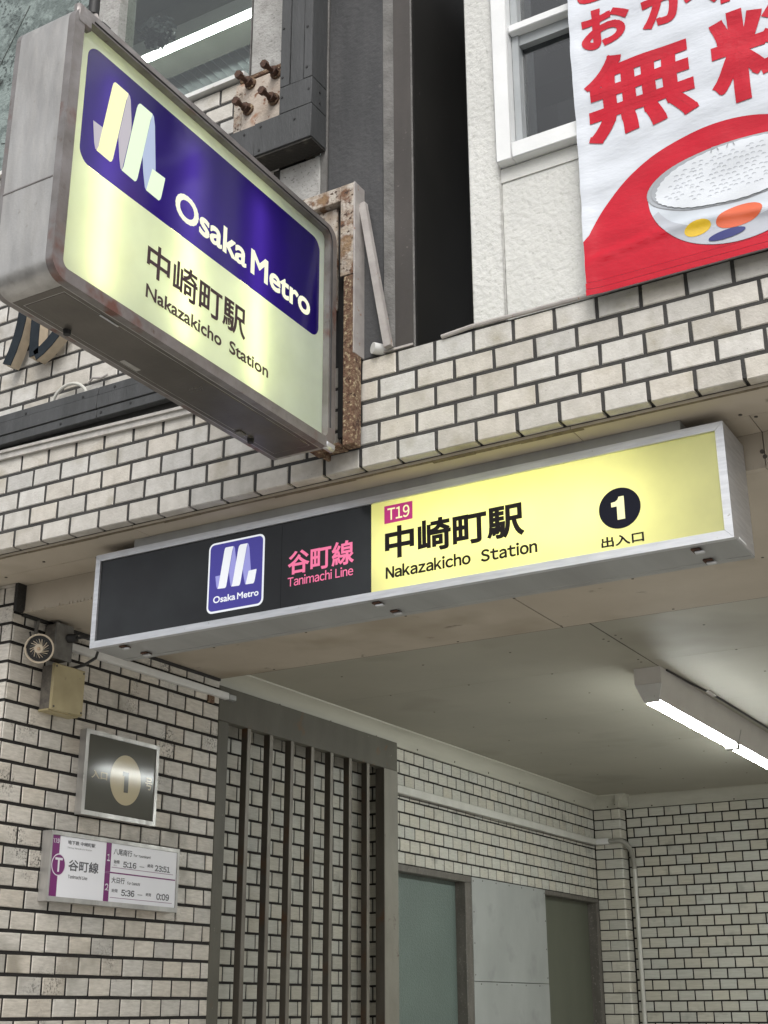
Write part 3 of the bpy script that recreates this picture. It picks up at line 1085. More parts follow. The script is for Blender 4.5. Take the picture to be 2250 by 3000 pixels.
# bowl
ban_shade = M('bowl_shadow_print', (.40, .42, .46), (.46, .48, .53), rough=.24, scale=7, spec=.3)
cx, cz, ra, rb = 2.400, 3.455, .225, .086
body = [(cx - ra, cz - .004)]
for k in range(1, 40):
    t = math.pi + math.pi * k / 40
    body.append((cx + ra * math.cos(t), cz - .004 + .196 * math.sin(t) * (1 if abs(math.cos(t)) > .3 else 1)))
body += [(cx + ra, cz - .004)] + [(cx + ra * math.cos(t), cz + rb * math.sin(t)) for t in [math.pi * k / 30 for k in range(1, 30)]]
drape('bowl_print', [body], ban_body, .0024)
cres = [(cx + ra * math.cos(t), cz - .004 + .1955 * math.sin(t)) for t in [math.pi * (1.10 + .80 * k / 30) for k in range(31)]]
cres += [(cx + ra * .93 * math.cos(t), cz - .012 + .135 * math.sin(t)) for t in [math.pi * (1.90 - .80 * k / 30) for k in range(31)]]
drape('shade_print', [cres], ban_shade, .0029)
drape('rim_line_print', [ell(cx, cz, ra + .0022, rb + .0022, 60)], ban_line, .0030)
drape('rim_print', [ell(cx, cz, ra, rb, 60)], ban_bowl, .0037)
drape('rim_line_print', [ell(cx, cz + .002, ra * .963, rb * .925, 60)], ban_line, .0042)
drape('rim_print', [ell(cx, cz + .002, ra * .952, rb * .905, 60)], ban_bowl, .0050)
rice = []
for k in range(90):
    t = 2 * math.pi * k / 90
    q = 1 + .018 * abs(math.sin(t * 22.5))
    rice.append((cx + .004 + ra * .915 * q * math.cos(t), cz - .008 + rb * (1.02 if math.sin(t) > 0 else .86) * q * math.sin(t)))
drape('rice_print', [rice], ban_rice, .0060)
gr = []
rnd = random.Random(8)
for r_ in range(11):
    for c_ in range(23):
        x = cx - .185 + .0165 * c_ + (.008 if r_ % 2 else 0) + rnd.uniform(-.0045, .0045)
        z = cz + .066 - .0118 * r_ + rnd.uniform(-.0028, .0028)
        if rnd.random() < .16 + .05 * max(0, r_ - 6):
            continue
        if ((x - cx) / (ra * .80)) ** 2 + ((z - cz + .004) / (rb * .80)) ** 2 < 1:
            arc = [(x + .0056 * math.cos(t), z + .0040 * math.sin(t)) for t in [math.pi * (.08 + .84 * k / 8) for k in range(9)]]
            inn = [(x + .0050 * math.cos(t), z + .0028 * math.sin(t)) for t in [math.pi * (.08 + .84 * k / 8) for k in range(9)]]
            gr.append(arc + inn[::-1])
drape('grain_print', gr, ban_bowl, .0070)
for ex in (2.358, 2.399):
    zt = 3.533
    lp = [(ex - .011, zt - .008), (ex - .0065, zt + .006), (ex + .0065, zt + .006), (ex + .011, zt - .008), (ex + .0085, zt - .008), (ex + .005, zt + .0035), (ex - .005, zt + .0035), (ex - .0085, zt - .008)]
    drape('mark_print', [lp], ban_line, .0078)
drape('yellow_spot_print', [ell(2.296, 3.322, .034, .020, 30, .12)], ban_yel, .0036)
drape('orange_spot_print', [ell(2.400, 3.326, .058, .029, 36, .10)], ban_org, .0036)
drape('navy_spot_print', [ell(2.366, 3.283, .046, .0125, 30, .06)], ban_navy, .0045)
BFR = ((0, 0, 0), (1, 0, 0), (0, 0, 1), (0, 1, 0))


def ban_text(s, rect, bold):
    mb = MB()
    put_text(None, 'x', s, BFR, rect, ban_red, bold, mb=mb)
    return drape_bm('lettering', mb, ban_red, .0016)


ban_text('お', (2.031, 3.960, 2.168, 4.092), .0062)
ban_text('か', (2.204, 3.962, 2.346, 4.092), .0062)
ban_text('わ', (2.385, 3.962, 2.520, 4.092), .0062)
ban_text('り', (2.575, 3.962, 2.680, 4.092), .0062)
ban_text('ご', (2.025, 4.122, 2.150, 4.245), .0062)
ban_text('無', (2.031, 3.662, 2.330, 3.922), .0088)
ban_text('料', (2.372, 3.645, 2.668, 3.925), .0100)

# ================================================================== PROJECTING LIGHT-BOX SIGN
SX, SB = 1.269, 1.105
Y0, Y1, Z0, Z1 = -1.172, -.084, 2.9285, 3.622
ps = thing('projecting_sign', 'projecting lit steel sign box with blue ribbon logo panel and station name in black', 'sign', (1.19, -.1, 3.27))
outer = rrect(Y0, Z0, Y1, Z1, .045, 7)
inner = rrect(Y0 + .004, Z0 + .004, Y1 - .004, Z1 - .004, .041, 7)
yz = lambda lp, x: [(x, p[0], p[1]) for p in lp]
obj('casing', MB().holed(yz(outer, SB), [yz(inner, SB)], (SX - .020 - SB, 0, 0)), steel, ps)
fi = rrect(Y0 + .031, Z0 + .0295, Y1 - .036, Z1 - .025, .018, 6)
obj('face_frame', MB().holed(yz(outer, SX - .0198), [yz(fi, SX - .0198)], (.0198, 0, 0)), steel_rust, ps)
obj('groove', MB().tube([(SX + .0005, Y1 - .026, Z0 + .062), (SX + .0005, Y1 - .026, Z1 - .050), (SX + .0005, Y1 - .034, Z1 - .030), (SX + .0005, Y1 - .05, Z1 - .0185), (SX + .0005, Y0 + .06, Z1 - .0185)], .0022, 6), black_m, ps)
obj('back_frame', MB().holed(yz(outer, SB - .014), [yz(rrect(Y0 + .03, Z0 + .03, Y1 - .03, Z1 - .03, .018, 6), SB - .014)], (.0138, 0, 0)), steel_rust, ps)
obj('back_panel', MB().prism(yz(rrect(Y0 + .005, Z0 + .005, Y1 - .005, Z1 - .005, .04, 6), SB + .004), (.003, 0, 0)), box_white, ps)
blue = rrect(-1.1037, 3.2514, -0.1422, 3.5635, .036, 7)
face = rrect(Y0 + .012, Z0 + .012, Y1 - .020, Z1 - .016, .02, 6)
obj('face_panel', MB().sheet(yz(face, SX - .0210), [yz(blue, SX - .0210)]), face_pale, ps)
obj('blue_panel', MB().sheet(yz(rrect(-1.1035, 3.2516, -0.1424, 3.5633, .0358, 7), SX - .0208)), face_blue, ps)
for y in (-1.010, -.715, -.430):
    obj('lamp_tube', MB().cyl((1.204, y, 2.975), (1.204, y, 3.53), .0125, n=10), tube_in, ps)
SF = ((SX - .0205, 0, 0), (0, 1, 0), (0, 0, 1), (1, 0, 0))
LOGO = dict(
    fold_a=[(-1.0706, 3.3723), (-1.0384, 3.3733), (-1.0507, 3.3051), (-1.0569, 3.3061), (-1.0620, 3.3196)],
    ribbon_a=[(-1.0129, 3.5153), (-1.0078, 3.5157), (-0.9663, 3.5148), (-0.9670, 3.5081), (-0.9718, 3.4913), (-1.0000, 3.3138), (-1.0029, 3.3055), (-1.0078, 3.3011), (-1.0531, 3.3037), (-1.0483, 3.3164), (-1.0201, 3.4980), (-1.0174, 3.5091)],
    fold_b=[(-0.9670, 3.5081), (-0.9655, 3.5143), (-0.9609, 3.5128), (-0.9566, 3.5036), (-0.9478, 3.4450), (-0.9470, 3.4228), (-0.9675, 3.3038), (-0.9727, 3.3056), (-0.9787, 3.3279), (-0.9873, 3.3808)],
    ribbon_b=[(-0.9252, 3.5140), (-0.9200, 3.5154), (-0.8793, 3.5148), (-0.8802, 3.5089), (-0.8843, 3.4946), (-0.9149, 3.3144), (-0.9181, 3.3044), (-0.9227, 3.2997), (-0.9686, 3.3022), (-0.9635, 3.3152), (-0.9341, 3.4955), (-0.9305, 3.5074)],
    fold_c=[(-0.8802, 3.5089), (-0.8785, 3.5149), (-0.8735, 3.5112), (-0.8673, 3.4886), (-0.8543, 3.3691), (-0.8666, 3.3678), (-0.8822, 3.3003), (-0.8872, 3.3046), (-0.8964, 3.3417), (-0.9026, 3.3809)],
    ribbon_c=[(-0.8666, 3.3678), (-0.8198, 3.3695), (-0.8203, 3.3626), (-0.8288, 3.3142), (-0.8317, 3.3040), (-0.8369, 3.2977), (-0.8827, 3.2995)])
mk = {'fold_a': fold_a, 'fold_b': fold_a, 'fold_c': fold_b, 'ribbon_a': ribbon_a, 'ribbon_b': ribbon_b, 'ribbon_c': ribbon_b}
for k_, lp in LOGO.items():
    flat(ps, 'logo_ribbon' if k_.startswith('r') else 'logo_fold', [lp], SF, mk[k_], lift=.0008 if k_[0] == 'f' else .0014)
put_text(ps, 'lettering', 'Osaka', SF, (-0.7765, 3.2939, -0.4862, 3.3702), white_lit, .0027, lift=.0008)
put_text(ps, 'lettering', 'Metro', SF, (-0.4670, 3.2939, -0.1888, 3.3667), white_lit, .0027, lift=.0008)
put_text(ps, 'lettering', '中崎町駅', SF, (-0.8630, 3.0905, -0.4796, 3.1791), brown_ink, .0016, lift=.0008)
put_text(ps, 'lettering', 'Nakazakicho', SF, (-0.8600, 3.0299, -0.5752, 3.0653), brown_ink, .0011, lift=.0008)
put_text(ps, 'lettering', 'Station', SF, (-0.5428, 3.0299, -0.3764, 3.0653), brown_ink, .0011, lift=.0008)
# underside: access door, knobs, slot
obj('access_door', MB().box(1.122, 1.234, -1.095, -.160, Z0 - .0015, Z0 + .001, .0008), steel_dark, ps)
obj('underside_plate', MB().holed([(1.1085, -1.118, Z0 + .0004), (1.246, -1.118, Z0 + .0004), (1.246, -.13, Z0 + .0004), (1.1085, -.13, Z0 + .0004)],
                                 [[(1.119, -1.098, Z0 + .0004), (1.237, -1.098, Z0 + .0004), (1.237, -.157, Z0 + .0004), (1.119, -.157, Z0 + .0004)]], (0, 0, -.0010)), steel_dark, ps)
for y in (-.968, -.273):
    obj('knob', MB().cyl((1.125, y, Z0), (1.125, y, Z0 - .012), .0095, .008, 12), black_m, ps)
obj('door_slot', MB().box(1.2325, 1.2375, -.985, -.925, Z0 - .0032, Z0 - .0016, .0005), alu, ps)
obj('door_slot', MB().box(1.126, 1.140, -.795, -.735, Z0 - .0026, Z0 - .0016, .0005), steel, ps)
obj('hinge', MB().box(1.118, 1.136, -.335, -.305, Z0 - .006, Z0 - .0016, .002), box_grey, ps)
obj('corner_plate', MB().box(1.2505, SX + .0022, Y0 + .006, Y0 + .055, Z1 - .052, Z1 + .003, .006), steel_rust, ps)
obj('end_seam', MB().box(SB - .002, SX - .021, Y0 - .0014, Y0, 3.1655, 3.1685), steel_rust, ps)
obj('corner_plate', MB().box(1.2505, SX + .0022, Y1 - .045, Y1 + .002, Z0 - .002, Z0 + .022, .006), alu, ps)

# steel bracket carrying the sign
bk = thing('sign_bracket', 'rusty white painted steel bracket with diagonal brace behind the projecting sign', 'bracket', (1.29, -.03, 2.96))
obj('post', MB().box(1.260, 1.3040, -.052, -.047, 3.49, 3.796, .001), rust, bk)
obj('post_lower', MB().box(1.2705, 1.3085, -.050, -.012, 2.960, 3.4895, .002), rust_heavy, bk)
obj('post_flange', MB().box(1.3043, 1.3095, -.053, .012, 3.235, 3.797, .001), bracket_paint, bk)
obj('arm', MB().box(1.02, 1.2597, -.052, -.010, 3.746, 3.796, .002), rust, bk)
obj('gusset', MB().prism([(1.13, -.030, 3.74), (1.236, -.030, 3.74), (1.236, -.030, 3.40), (1.16, -.030, 3.40)], (0, .008, 0)), rust, bk)
obj('back_strap', MB().box(1.2365, 1.2590, -.020, -.010, 3.00, 3.74), cable_blk, bk)
mb = MB()
a_, b_ = Vector((1.316, -.018, 3.735)), Vector((1.400, -.018, 3.242))
d_ = (b_ - a_).normalized()
u_ = Vector((1, 0, 0)) - d_ * d_.x
u_.normalize()
w_ = d_.cross(u_)
hw, hd = .0108, .009
P0 = [a_ + u_ * sx * hw + w_ * sy * hd for sx, sy in ((-1, -1), (1, -1), (1, 1), (-1, 1))]
mb.prism(P0, b_ - a_)
obj('brace', mb, bracket_paint, bk)
obj('foot_plate', MB().prism([(1.375, -.004, 3.2372), (1.470, -.004, 3.2372), (1.455, .05, 3.2372), (1.375, .05, 3.2372)], (0, 0, .006)), bracket_paint, bk)
obj('shelf', MB().box(1.165, 1.262, -.055, -.003, 2.962, 2.970).box(1.195, 1.205, -.03, -.003, 2.945, 2.961), rust_heavy, bk)
cp = thing('pipe_cap', 'white plastic pipe cap resting on the tiles by the brace foot', 'cap', (1.36, .0, 3.25))
obj('cap', MB().cyl((1.350, -.020, 3.2515), (1.372, .012, 3.2515), .0165, n=18), white_plastic, cp)
obj('pipe', MB().cyl((1.372, .012, 3.2515), (1.40, .06, 3.2515), .012, n=14), trunk_grey, cp)

# ================================================================== SOFFIT, BEAM, CEILING
sf = thing('soffit', 'beige painted soffit panels and drop beam under the tiled facade band', 'soffit', (1, .17, 2.9))
for (xa, xb) in ((-1.6, .46), (.4625, 1.9), (1.9025, 4.2)):
    obj('panel', MB().box(xa, xb, .0365, .1865, 2.8975, 2.905), paint_beige, sf)
for (xa, xb) in ((-1.6, .20), (.2025, 2.316), (2.3185, 4.2)):
    obj('panel', MB().box(xa, xb, .190, .3055, 2.8985, 2.906), paint_beige, sf)
    obj('beam_face', MB().box(xa, xb, .306, .330, 2.800, 2.8983), paint_beige, sf)
obj('joint', MB().box(-1.6, 4.2, .1868, .1897, 2.9005, 2.905), seal_brown, sf)
mb = MB()
rnd = random.Random(21)
for rng in ((-.24, .262), (2.262, 3.2)):
    x = rng[0]
    while x < rng[1]:
        w = rnd.uniform(.004, .012)
        h = rnd.uniform(.001, .010)
        mb.box(x, x + w, .3015, .3058, 2.799, 2.800 + h)
        x += w + rnd.uniform(.002, .012)
o = obj('ragged_sealant', mb, paint_beige, sf)
o['kind'] = 'stuff'
screws('screw', [(.175, .2, 2.8985), (.0, .14, 2.8975), (-.23, .2, 2.8985), (2.33, .203, 2.8985), (2.30, .17, 2.8975), (1.0, .14, 2.8975)], (0, 0, -1), .005, screw_m, sf)
screws('face_screw', [(.08, .306, 2.868), (2.352, .306, 2.872), (2.312, .306, 2.845), (2.318, .306, 2.83)], (0, -1, 0), .006, screw_m, sf)
mb = MB()
mb.box(-1.6, -.255, .285, .305, 2.884, 2.8985).box(-.250, -.236, .266, .305, 2.800, 2.898).box(-.250, -.238, .306, 1.43, 2.789, 2.7995)
obj('black_bead', mb, seal_blk, sf)

ce = thing('entrance_ceiling', 'grey-beige screwed board ceiling inside the station entrance', 'ceiling', (1.5, 2.5, 2.85))
obj('front_joint', MB().box(-.28, 4.19, 1.4335, 1.4395, 2.8012, 2.84), seal_blk, ce)
obj('front_joint', MB().box(1.2796, 1.2844, .332, 1.433, 2.8030, 2.84), seal_blk, ce)
for (xa, xb) in ((-.30, 1.2795), (1.2845, 2.9), (2.903, 4.2)):
    obj('front_board', MB().box(xa, xb, .331, 1.433, 2.800, 2.846), paint_beige, ce)
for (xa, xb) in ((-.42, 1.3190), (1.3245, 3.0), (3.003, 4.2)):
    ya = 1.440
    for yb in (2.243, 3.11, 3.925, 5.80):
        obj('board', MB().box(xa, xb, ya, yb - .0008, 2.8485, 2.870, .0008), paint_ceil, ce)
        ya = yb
obj('joint', MB().box(1.3191, 1.3244, 1.441, 5.79, 2.8505, 2.868), seal_blk, ce)
sp = []
for i in range(-1, 8):
    for j in range(0, 11):
        x, y = .10 + .395 * i, 1.83 + .418 * j
        if -.25 < x < 3.0 and y < 5.6:
            sp.append((x, y, 2.8485))
sp += [(1.29, 1.87, 2.8485), (1.345, 1.86, 2.8485), (1.345, 1.80, 2.8485), (1.29, 2.2, 2.8485)]
screws('screw', sp, (0, 0, -1), .0046, screw_m, ce, .0012)
screws('front_screw', [(.04 + .415 * i, y, 2.800) for i in range(0, 8) for y in (.62, 1.015, 1.412)], (0, 0, -1), .0046, screw_m, ce, .0012)
obj('roof_slab', MB().box(-2.6, 4.6, .34, 7.0, 2.93, 3.15), grout, ce)

# ================================================================== HANGING LONG SIGN
LX0, LX1, LY0, LY1, LZ0, LZ1 = .250, 2.2675, .117, .297, 2.5645, 2.8680
ls = thing('entrance_sign', 'long lit aluminium entrance sign with black left half and yellow right half under the soffit', 'sign', (1.26, .2, 2.72))
mb = MB()
mb.box(LX0, LX1, LY0 + .018, LY1, LZ1 - .004, LZ1)
mb.box(LX0, LX0 + .004, LY0 + .018, LY1, LZ0 + .0045, LZ1 - .0045)
obj('housing', mb, alu, ls)
obj('end_plate', MB().box(LX1 - .004, LX1, LY0 + .018, LY1, LZ0 + .0045, LZ1 - .0045), alu, ls)
obj('back_plate', MB().box(LX0 + .0045, LX1 - .0045, LY1 - .004, LY1, LZ0 + .0045, LZ1 - .0045), box_white, ls)
obj('bottom_plate', MB().box(LX0, LX1, LY0 + .018, LY1 - .026, LZ0, LZ0 + .004), plate_dark, ls)
obj('bottom_rail', MB().box(LX0, LX1, LY1 - .0245, LY1, LZ0 - .001, LZ0 + .004, .001), plate_dark, ls)
xz = lambda lp, y: [(p[0], y, p[1]) for p in lp]
fw = .0215
for nm, q in (('frame_rail', [(LX0, LZ1), (LX1, LZ1), (LX1 - fw, LZ1 - fw), (LX0 + .019, LZ1 - fw)]),
              ('frame_rail', [(LX0, LZ0), (LX1, LZ0), (LX1 - fw, LZ0 + fw), (LX0 + .019, LZ0 + fw)]),
              ('frame_stile', [(LX0, LZ0 + .0005), (LX0, LZ1 - .0005), (LX0 + .0185, LZ1 - fw - .0005), (LX0 + .0185, LZ0 + fw + .0005)]),
              ('frame_stile', [(LX1, LZ0 + .0005), (LX1, LZ1 - .0005), (LX1 - fw + .0005, LZ1 - fw - .0005), (LX1 - fw + .0005, LZ0 + fw + .0005)])):
    obj(nm, MB().prism(xz(q, LY0), (0, .0178, 0)), alu, ls)
obj('black_panel', MB().box(LX0 + .006, .658, LY0 + .0070, LY0 + .0095, LZ0 + .012, LZ1 - .012), black_gloss, ls)
obj('black_panel', MB().box(.6584, .958, LY0 + .0062, LY0 + .0095, LZ0 + .012, LZ1 - .012), black_gloss, ls)
obj('black_panel', MB().box(.9584, 1.2595, LY0 + .0068, LY0 + .0095, LZ0 + .012, LZ1 - .012), black_gloss, ls)
obj('yellow_panel', MB().sheet([(1.2600, LY0 + .0070, LZ0 + .012), (LX1 - .006, LY0 + .0070, LZ0 + .012), (LX1 - .006, LY0 + .0070, LZ1 - .012), (1.2600, LY0 + .0070, LZ1 - .012)]), face_yel, ls)
obj('lamp_tube', MB().cyl((1.30, LY0 + .110, 2.685), (2.06, LY0 + .110, 2.685), .0135, n=10), tube_in2, ls)
obj('lamp_tube', MB().cyl((1.20, LY0 + .130, 2.745), (1.98, LY0 + .130, 2.745), .007, n=10), tube_in2, ls)
LF = ((-.0035, LY0 + .0062, .0024), (1, 0, 0), (0, 0, 1), (0, -1, 0))
flat(ls, 'emblem_border', [rrect(.6985, 2.6060, .9020, 2.8250, .020)], LF, white_lit2, .0006)
flat(ls, 'emblem_panel', [rrect(.7045, 2.6120, .8960, 2.8190, .015)], LF, blue_lit, .0014)
lx = lambda p: (.7270 + (p[0] + 1.0706) * .1495 / 0.2508, 2.6755 + (p[1] - 3.2977) * .1285 / 0.2180)
for k_, lp in LOGO.items():
    flat(ls, 'logo_ribbon' if k_[0] == 'r' else 'logo_fold', [[lx(p) for p in lp]], LF, white_lit2 if k_[0] == 'r' else lilac_lit, .0022 if k_[0] == 'f' else .0028)
put_text(ls, 'lettering', 'Osaka', LF, (.7225, 2.6360, .8030, 2.6570), white_lit2, .0006, lift=.0022)
put_text(ls, 'lettering', 'Metro', LF, (.8095, 2.6360, .8860, 2.6560), white_lit2, .0006, lift=.0022)
put_text(ls, 'lettering', '谷町線', LF, (.986, 2.680, 1.207, 2.7515), pink_ink, .0017, lift=.0005)
put_text(ls, 'lettering', 'Tanimachi Line', LF, (.986, 2.6455, 1.2055, 2.6745), pink_ink, .0004, packed=True, lift=.0005)
flat(ls, 'number_plate', [rect2(1.3065, 2.7770, 1.3960, 2.8290)], LF, magenta, .0002)
put_text(ls, 'lettering', 'T19', LF, (1.317, 2.7850, 1.387, 2.8210), ribbon_a, .0006, packed=True, lift=.0012)
put_text(ls, 'lettering', '中崎町駅', LF, (1.308, 2.6705, 1.7275, 2.7650), black_ink, .0030, lift=.0002)
put_text(ls, 'lettering', 'Nakazakicho', LF, (1.310, 2.6160, 1.5700, 2.6520), black_ink, .0013, packed=True, gap=.10, lift=.0002)
put_text(ls, 'lettering', 'Station', LF, (1.6000, 2.6150, 1.7620, 2.6510), black_ink, .0013, packed=True, gap=.10, lift=.0002)
flat(ls, 'number_disc', [ell(1.9905, 2.6920, .0553, .0545, 48)], LF, navy_ink, .0002)
one = [(1.9835, 2.6615), (2.0035, 2.6615), (2.0035, 2.7225), (1.9900, 2.7225), (1.9865, 2.7150), (1.9795, 2.7105), (1.9690, 2.7095), (1.9690, 2.6975), (1.9835, 2.6975)]
flat(ls, 'numeral', [one], LF, yel_lit, .0010)
put_text(ls, 'lettering', '出入口', LF, (1.936, 2.5935, 2.048, 2.6215), black_ink, .0009, lift=.0002)
for (x, y) in ((.365, .150), (.369, .245), (1.266, .150), (1.269, .245), (2.163, .160), (2.163, .255)):
    t = obj('latch', MB().box(x - .012, x + .012, y - .016, y + .016, LZ0 - .0062, LZ0 - .0002, .002), bolt_rust, ls)
    obj('latch_lever', MB().box(x - .005, x + .020, y - .010, y + .004, LZ0 - .0125, LZ0 - .0064, .002), alu, t)
obj('hanger_box', MB().box(.398, 2.160, .1225, .290, LZ1 + .0005, 2.8970, .001), plate_dark, ls)
obj('sticker', MB().box(LX1 + .0001, LX1 + .0008, LY0 + .045, LY0 + .105, LZ0 + .009, LZ0 + .014), white_paint, ls)

# ================================================================== LEFT PILLAR WALL
pw = thing('pillar_wall', 'dirty beige tiled wall left of the entrance carrying the plaque and timetable board', 'wall', (-.25, .8, 0))
PP = .0666
obj('mortar', MB().box(-2.2, -.2530, .2680, 1.4395, 0, 2.8965), grout_d, pw)
zl = [1.7590 + PP * k for k in range(-5, 17)]
zl = zl[:-1] + [2.7985]
tile_courses(pw, 'y', -.25, .2715, 1.4400, zl, (.3272 + .0, .3833), .1122, .0082, .0112, tile_p, depth=.0042)
tile_courses(pw, 'y', -.25, .2715, 1.4400, [1.4260 - PP * k for k in range(19, -1, -1)], (.3833, .3272), .1122, .0082, .0112, tile_p, depth=.0042, limit=0)
zf = [1.7590 + PP * k for k in range(-9, 18)] + [2.893]
tile_courses(pw, 'x', .265, -.52, -.2512, zf, (-.297 - .059, -.297), .118, .0082, .0112, tile_p, depth=.0042, limit=30)
tile_courses(pw, 'x', .265, -2.0, -.52, zf, (-.297 - .059, -.297), .118, .0082, .0112, tile_p, depth=.0042, limit=0)

tk = thing('cable_trunking', 'white square cable trunking running along the top of the left tiled wall', 'trunking', (-.23, 1.0, 2.735))
obj('cover', MB().box(-.249, -.226, .535, 1.478, 2.7195, 2.7475, .003), white_plastic, tk)
obj('end_cap', MB().box(-.2485, -.2275, 1.479, 1.53, 2.722, 2.745, .003), plate_dark, tk)
obj('clip', MB().box(-.249, -.243, 1.36, 1.40, 2.690, 2.7192), rust_heavy, tk)

jb = thing('junction_box', 'dark grimy electrical junction box beside the round lamp under the ceiling', 'box', (-.22, .46, 2.73))
obj('body', MB().box(-.2495, -.198, .420, .502, 2.664, 2.786, .004), box_side, jb)
obj('cover', MB().box(-.1975, -.189, .417, .505, 2.660, 2.790, .003), box_grey, jb)
gl_ = obj('gland', MB().cyl((-.19, .478, 2.742), (-.160, .490, 2.742), .016, n=14), black_m, jb)
obj('cable', MB().tube([(-.165, .488, 2.742), (-.140, .50, 2.745), (-.128, .535, 2.742), (-.135, .578, 2.722), (-.165, .598, 2.695), (-.205, .585, 2.672), (-.225, .55, 2.655), (-.235, .51, 2.648)], .0055, 8), cable_blk, jb)
obj('conduit', MB().tube([(-.225, .455, 2.786), (-.225, .445, 2.81), (-.226, .430, 2.83)], .009, 8), box_grey, jb)

yb = thing('meter_box', 'yellowed plastic cover box on the left tiled wall below the junction box', 'box', (-.22, .5, 2.56))
obj('body', MB().box(-.2495, -.2025, .4255, .572, 2.487, 2.640, .002), box_side, yb)
obj('cover', MB().box(-.2020, -.188, .422, .578, 2.482, 2.645, .003), yellow_old, yb)
obj('base', MB().box(-.249, -.2025, .4225, .574, 2.479, 2.4865, .001), yellow_old, yb)
screws('screw', [(-.188, .432, 2.634), (-.188, .568, 2.634), (-.188, .432, 2.493), (-.188, .568, 2.493)], (1, 0, 0), .004, screw_m, yb)

bz = thing('spoked_lamp', 'round lamp with cream wire ring and spokes left of the junction box', 'lamp', (-.2, .33, 2.665))
nn = Vector((.52, -.80, -.30)).normalized()
cc = Vector((-.168, .322, 2.668))
uu = nn.orthogonal().normalized()
ww = nn.cross(uu)
ringp = lambda r, d, n=40: [cc + nn * d + (uu * math.cos(t) + ww * math.sin(t)) * r for t in [2 * math.pi * k / n for k in range(n)]]
obj('ring', MB().tube(ringp(.0475, 0), .0032, 8, closed=True), cream_ring, bz)
obj('dish', MB().cyl(cc - nn * .006, cc - nn * .035, .044, .022, 28), cable_blk, bz)
for k in range(20):
    t = 2 * math.pi * k / 20
    t2 = t + .5
    obj('spoke', MB().cyl(cc + nn * .007 + (uu * math.cos(t) + ww * math.sin(t)) * .014, cc - nn * .003 + (uu * math.cos(t2) + ww * math.sin(t2)) * .032, .0015, n=6), cream_ring if k % 3 else box_grey, bz)
obj('bulb', MB().cyl(cc - nn * .004, cc + nn * .012, .0165, .015, 20), cream_ring, bz)
obj('bulb_tip', MB().cyl(cc + nn * .0122, cc + nn * .0155, .0062, .005, 12), bulb_mat, bz)
obj('arm', MB().tube([cc - nn * .03, (-.215, .345, 2.69), (-.235, .365, 2.735), (-.243, .38, 2.79)], .007, 8), box_grey, bz)
obj('wire', MB().tube([(-.243, .345, 2.74), (-.225, .33, 2.735), (-.215, .325, 2.71), cc - nn * .02], .0035, 6), cable_blk, bz)

# bronze plaque
pq = thing('entrance_plaque', 'framed bronze entrance plaque with pale disc and dark numeral', 'plaque', (-.235, .84, 2.31))
obj('frame', MB().holed([(-.2495, .640, 2.1575), (-.2495, 1.043, 2.1575), (-.2495, 1.043, 2.4560), (-.2495, .640, 2.4560)],
                        [[(-.2495, .657, 2.1735), (-.2495, 1.027, 2.1735), (-.2495, 1.027, 2.4410), (-.2495, .657, 2.4410)]], (.0295, 0, 0)), steel, pq)
obj('face', MB().box(-.249, -.2235, .6575, 1.0265, 2.174, 2.4405), plaque_b, pq)
PF = ((-.2235, 0, 0), (0, 1, 0), (0, 0, 1), (1, 0, 0))
flat(pq, 'disc', [ell(.866, 2.3035, .0845, .0900, 44)], PF, plaque_y, .0003)
k1 = [(.858, 2.2590), (.881, 2.2590), (.881, 2.3330), (.8485, 2.3330), (.8485, 2.3180), (.858, 2.3180)]
flat(pq, 'numeral', [k1], PF, plaque_b, .0010)
put_text(pq, 'lettering', '入口', PF, (.684, 2.2890, .766, 2.3180), plaque_y, .0006, lift=.0004)
put_text(pq, 'lettering', '号', PF, (.976, 2.2850, 1.015, 2.3300), plaque_y, .0006, lift=.0004)

# timetable board
tb = thing('timetable_board', 'white timetable board with purple stripes in a grey metal frame', 'sign', (-.23, .84, 1.97))
obj('frame', MB().holed([(-.2495, .4975, 1.8580), (-.2495, 1.1830, 1.8580), (-.2495, 1.1830, 2.0870), (-.2495, .4975, 2.0870)],
                        [[(-.2495, .506, 1.8735), (-.2495, 1.1705, 1.8735), (-.2495, 1.1705, 2.0735), (-.2495, .506, 2.0735)]], (.0395, 0, 0)), steel, tb)
obj('sheet', MB().box(-.249, -.2130, .5065, 1.1700, 1.8740, 2.0730), print_white, tb)
TF = ((-.2130, 0, 0), (0, 1, 0), (0, 0, 1), (1, 0, 0))
flat(tb, 'purple_stripe', [rect2(.5067, 1.8742, .5430, 2.0728)], TF, print_purple, .0002)
flat(tb, 'purple_stripe', [rect2(.7755, 1.9755, .8025, 2.0728), rect2(.7755, 1.8742, .8025, 1.9700)], TF, print_purple, .0002)
flat(tb, 'rule', [rect2(.7755, 1.9705, 1.1650, 1.9750)], TF, print_purple, .0002)
flat(tb, 'rule', [rect2(.810, 1.9905, 1.152, 1.9920), rect2(.810, 1.8880, 1.152, 1.8895)], TF, print_purple, .0002)
flat(tb, 'badge_border', [ell(.5435, 1.9770, .0335, .0365, 36)], TF, print_lilac, .0004)
flat(tb, 'badge', [ell(.5435, 1.9770, .0300, .0330, 36)], TF, print_purple, .0008)
flat(tb, 'badge_letter', [[(.5395, 1.954), (.5475, 1.954), (.5475, 1.9925), (.5610, 1.9925), (.5610, 2.0000), (.5260, 2.0000), (.5260, 1.9925), (.5395, 1.9925)]], TF, print_lilac, .0012)
put_text(tb, 'lettering', 'T19', TF, (.510, 2.0470, .540, 2.0620), print_lilac, .0005, packed=True, lift=.0004)
put_text(tb, 'lettering', '地下鉄 中崎町駅', TF, (.581, 2.0480, .718, 2.0620), print_grey, .0003, lift=.0003)
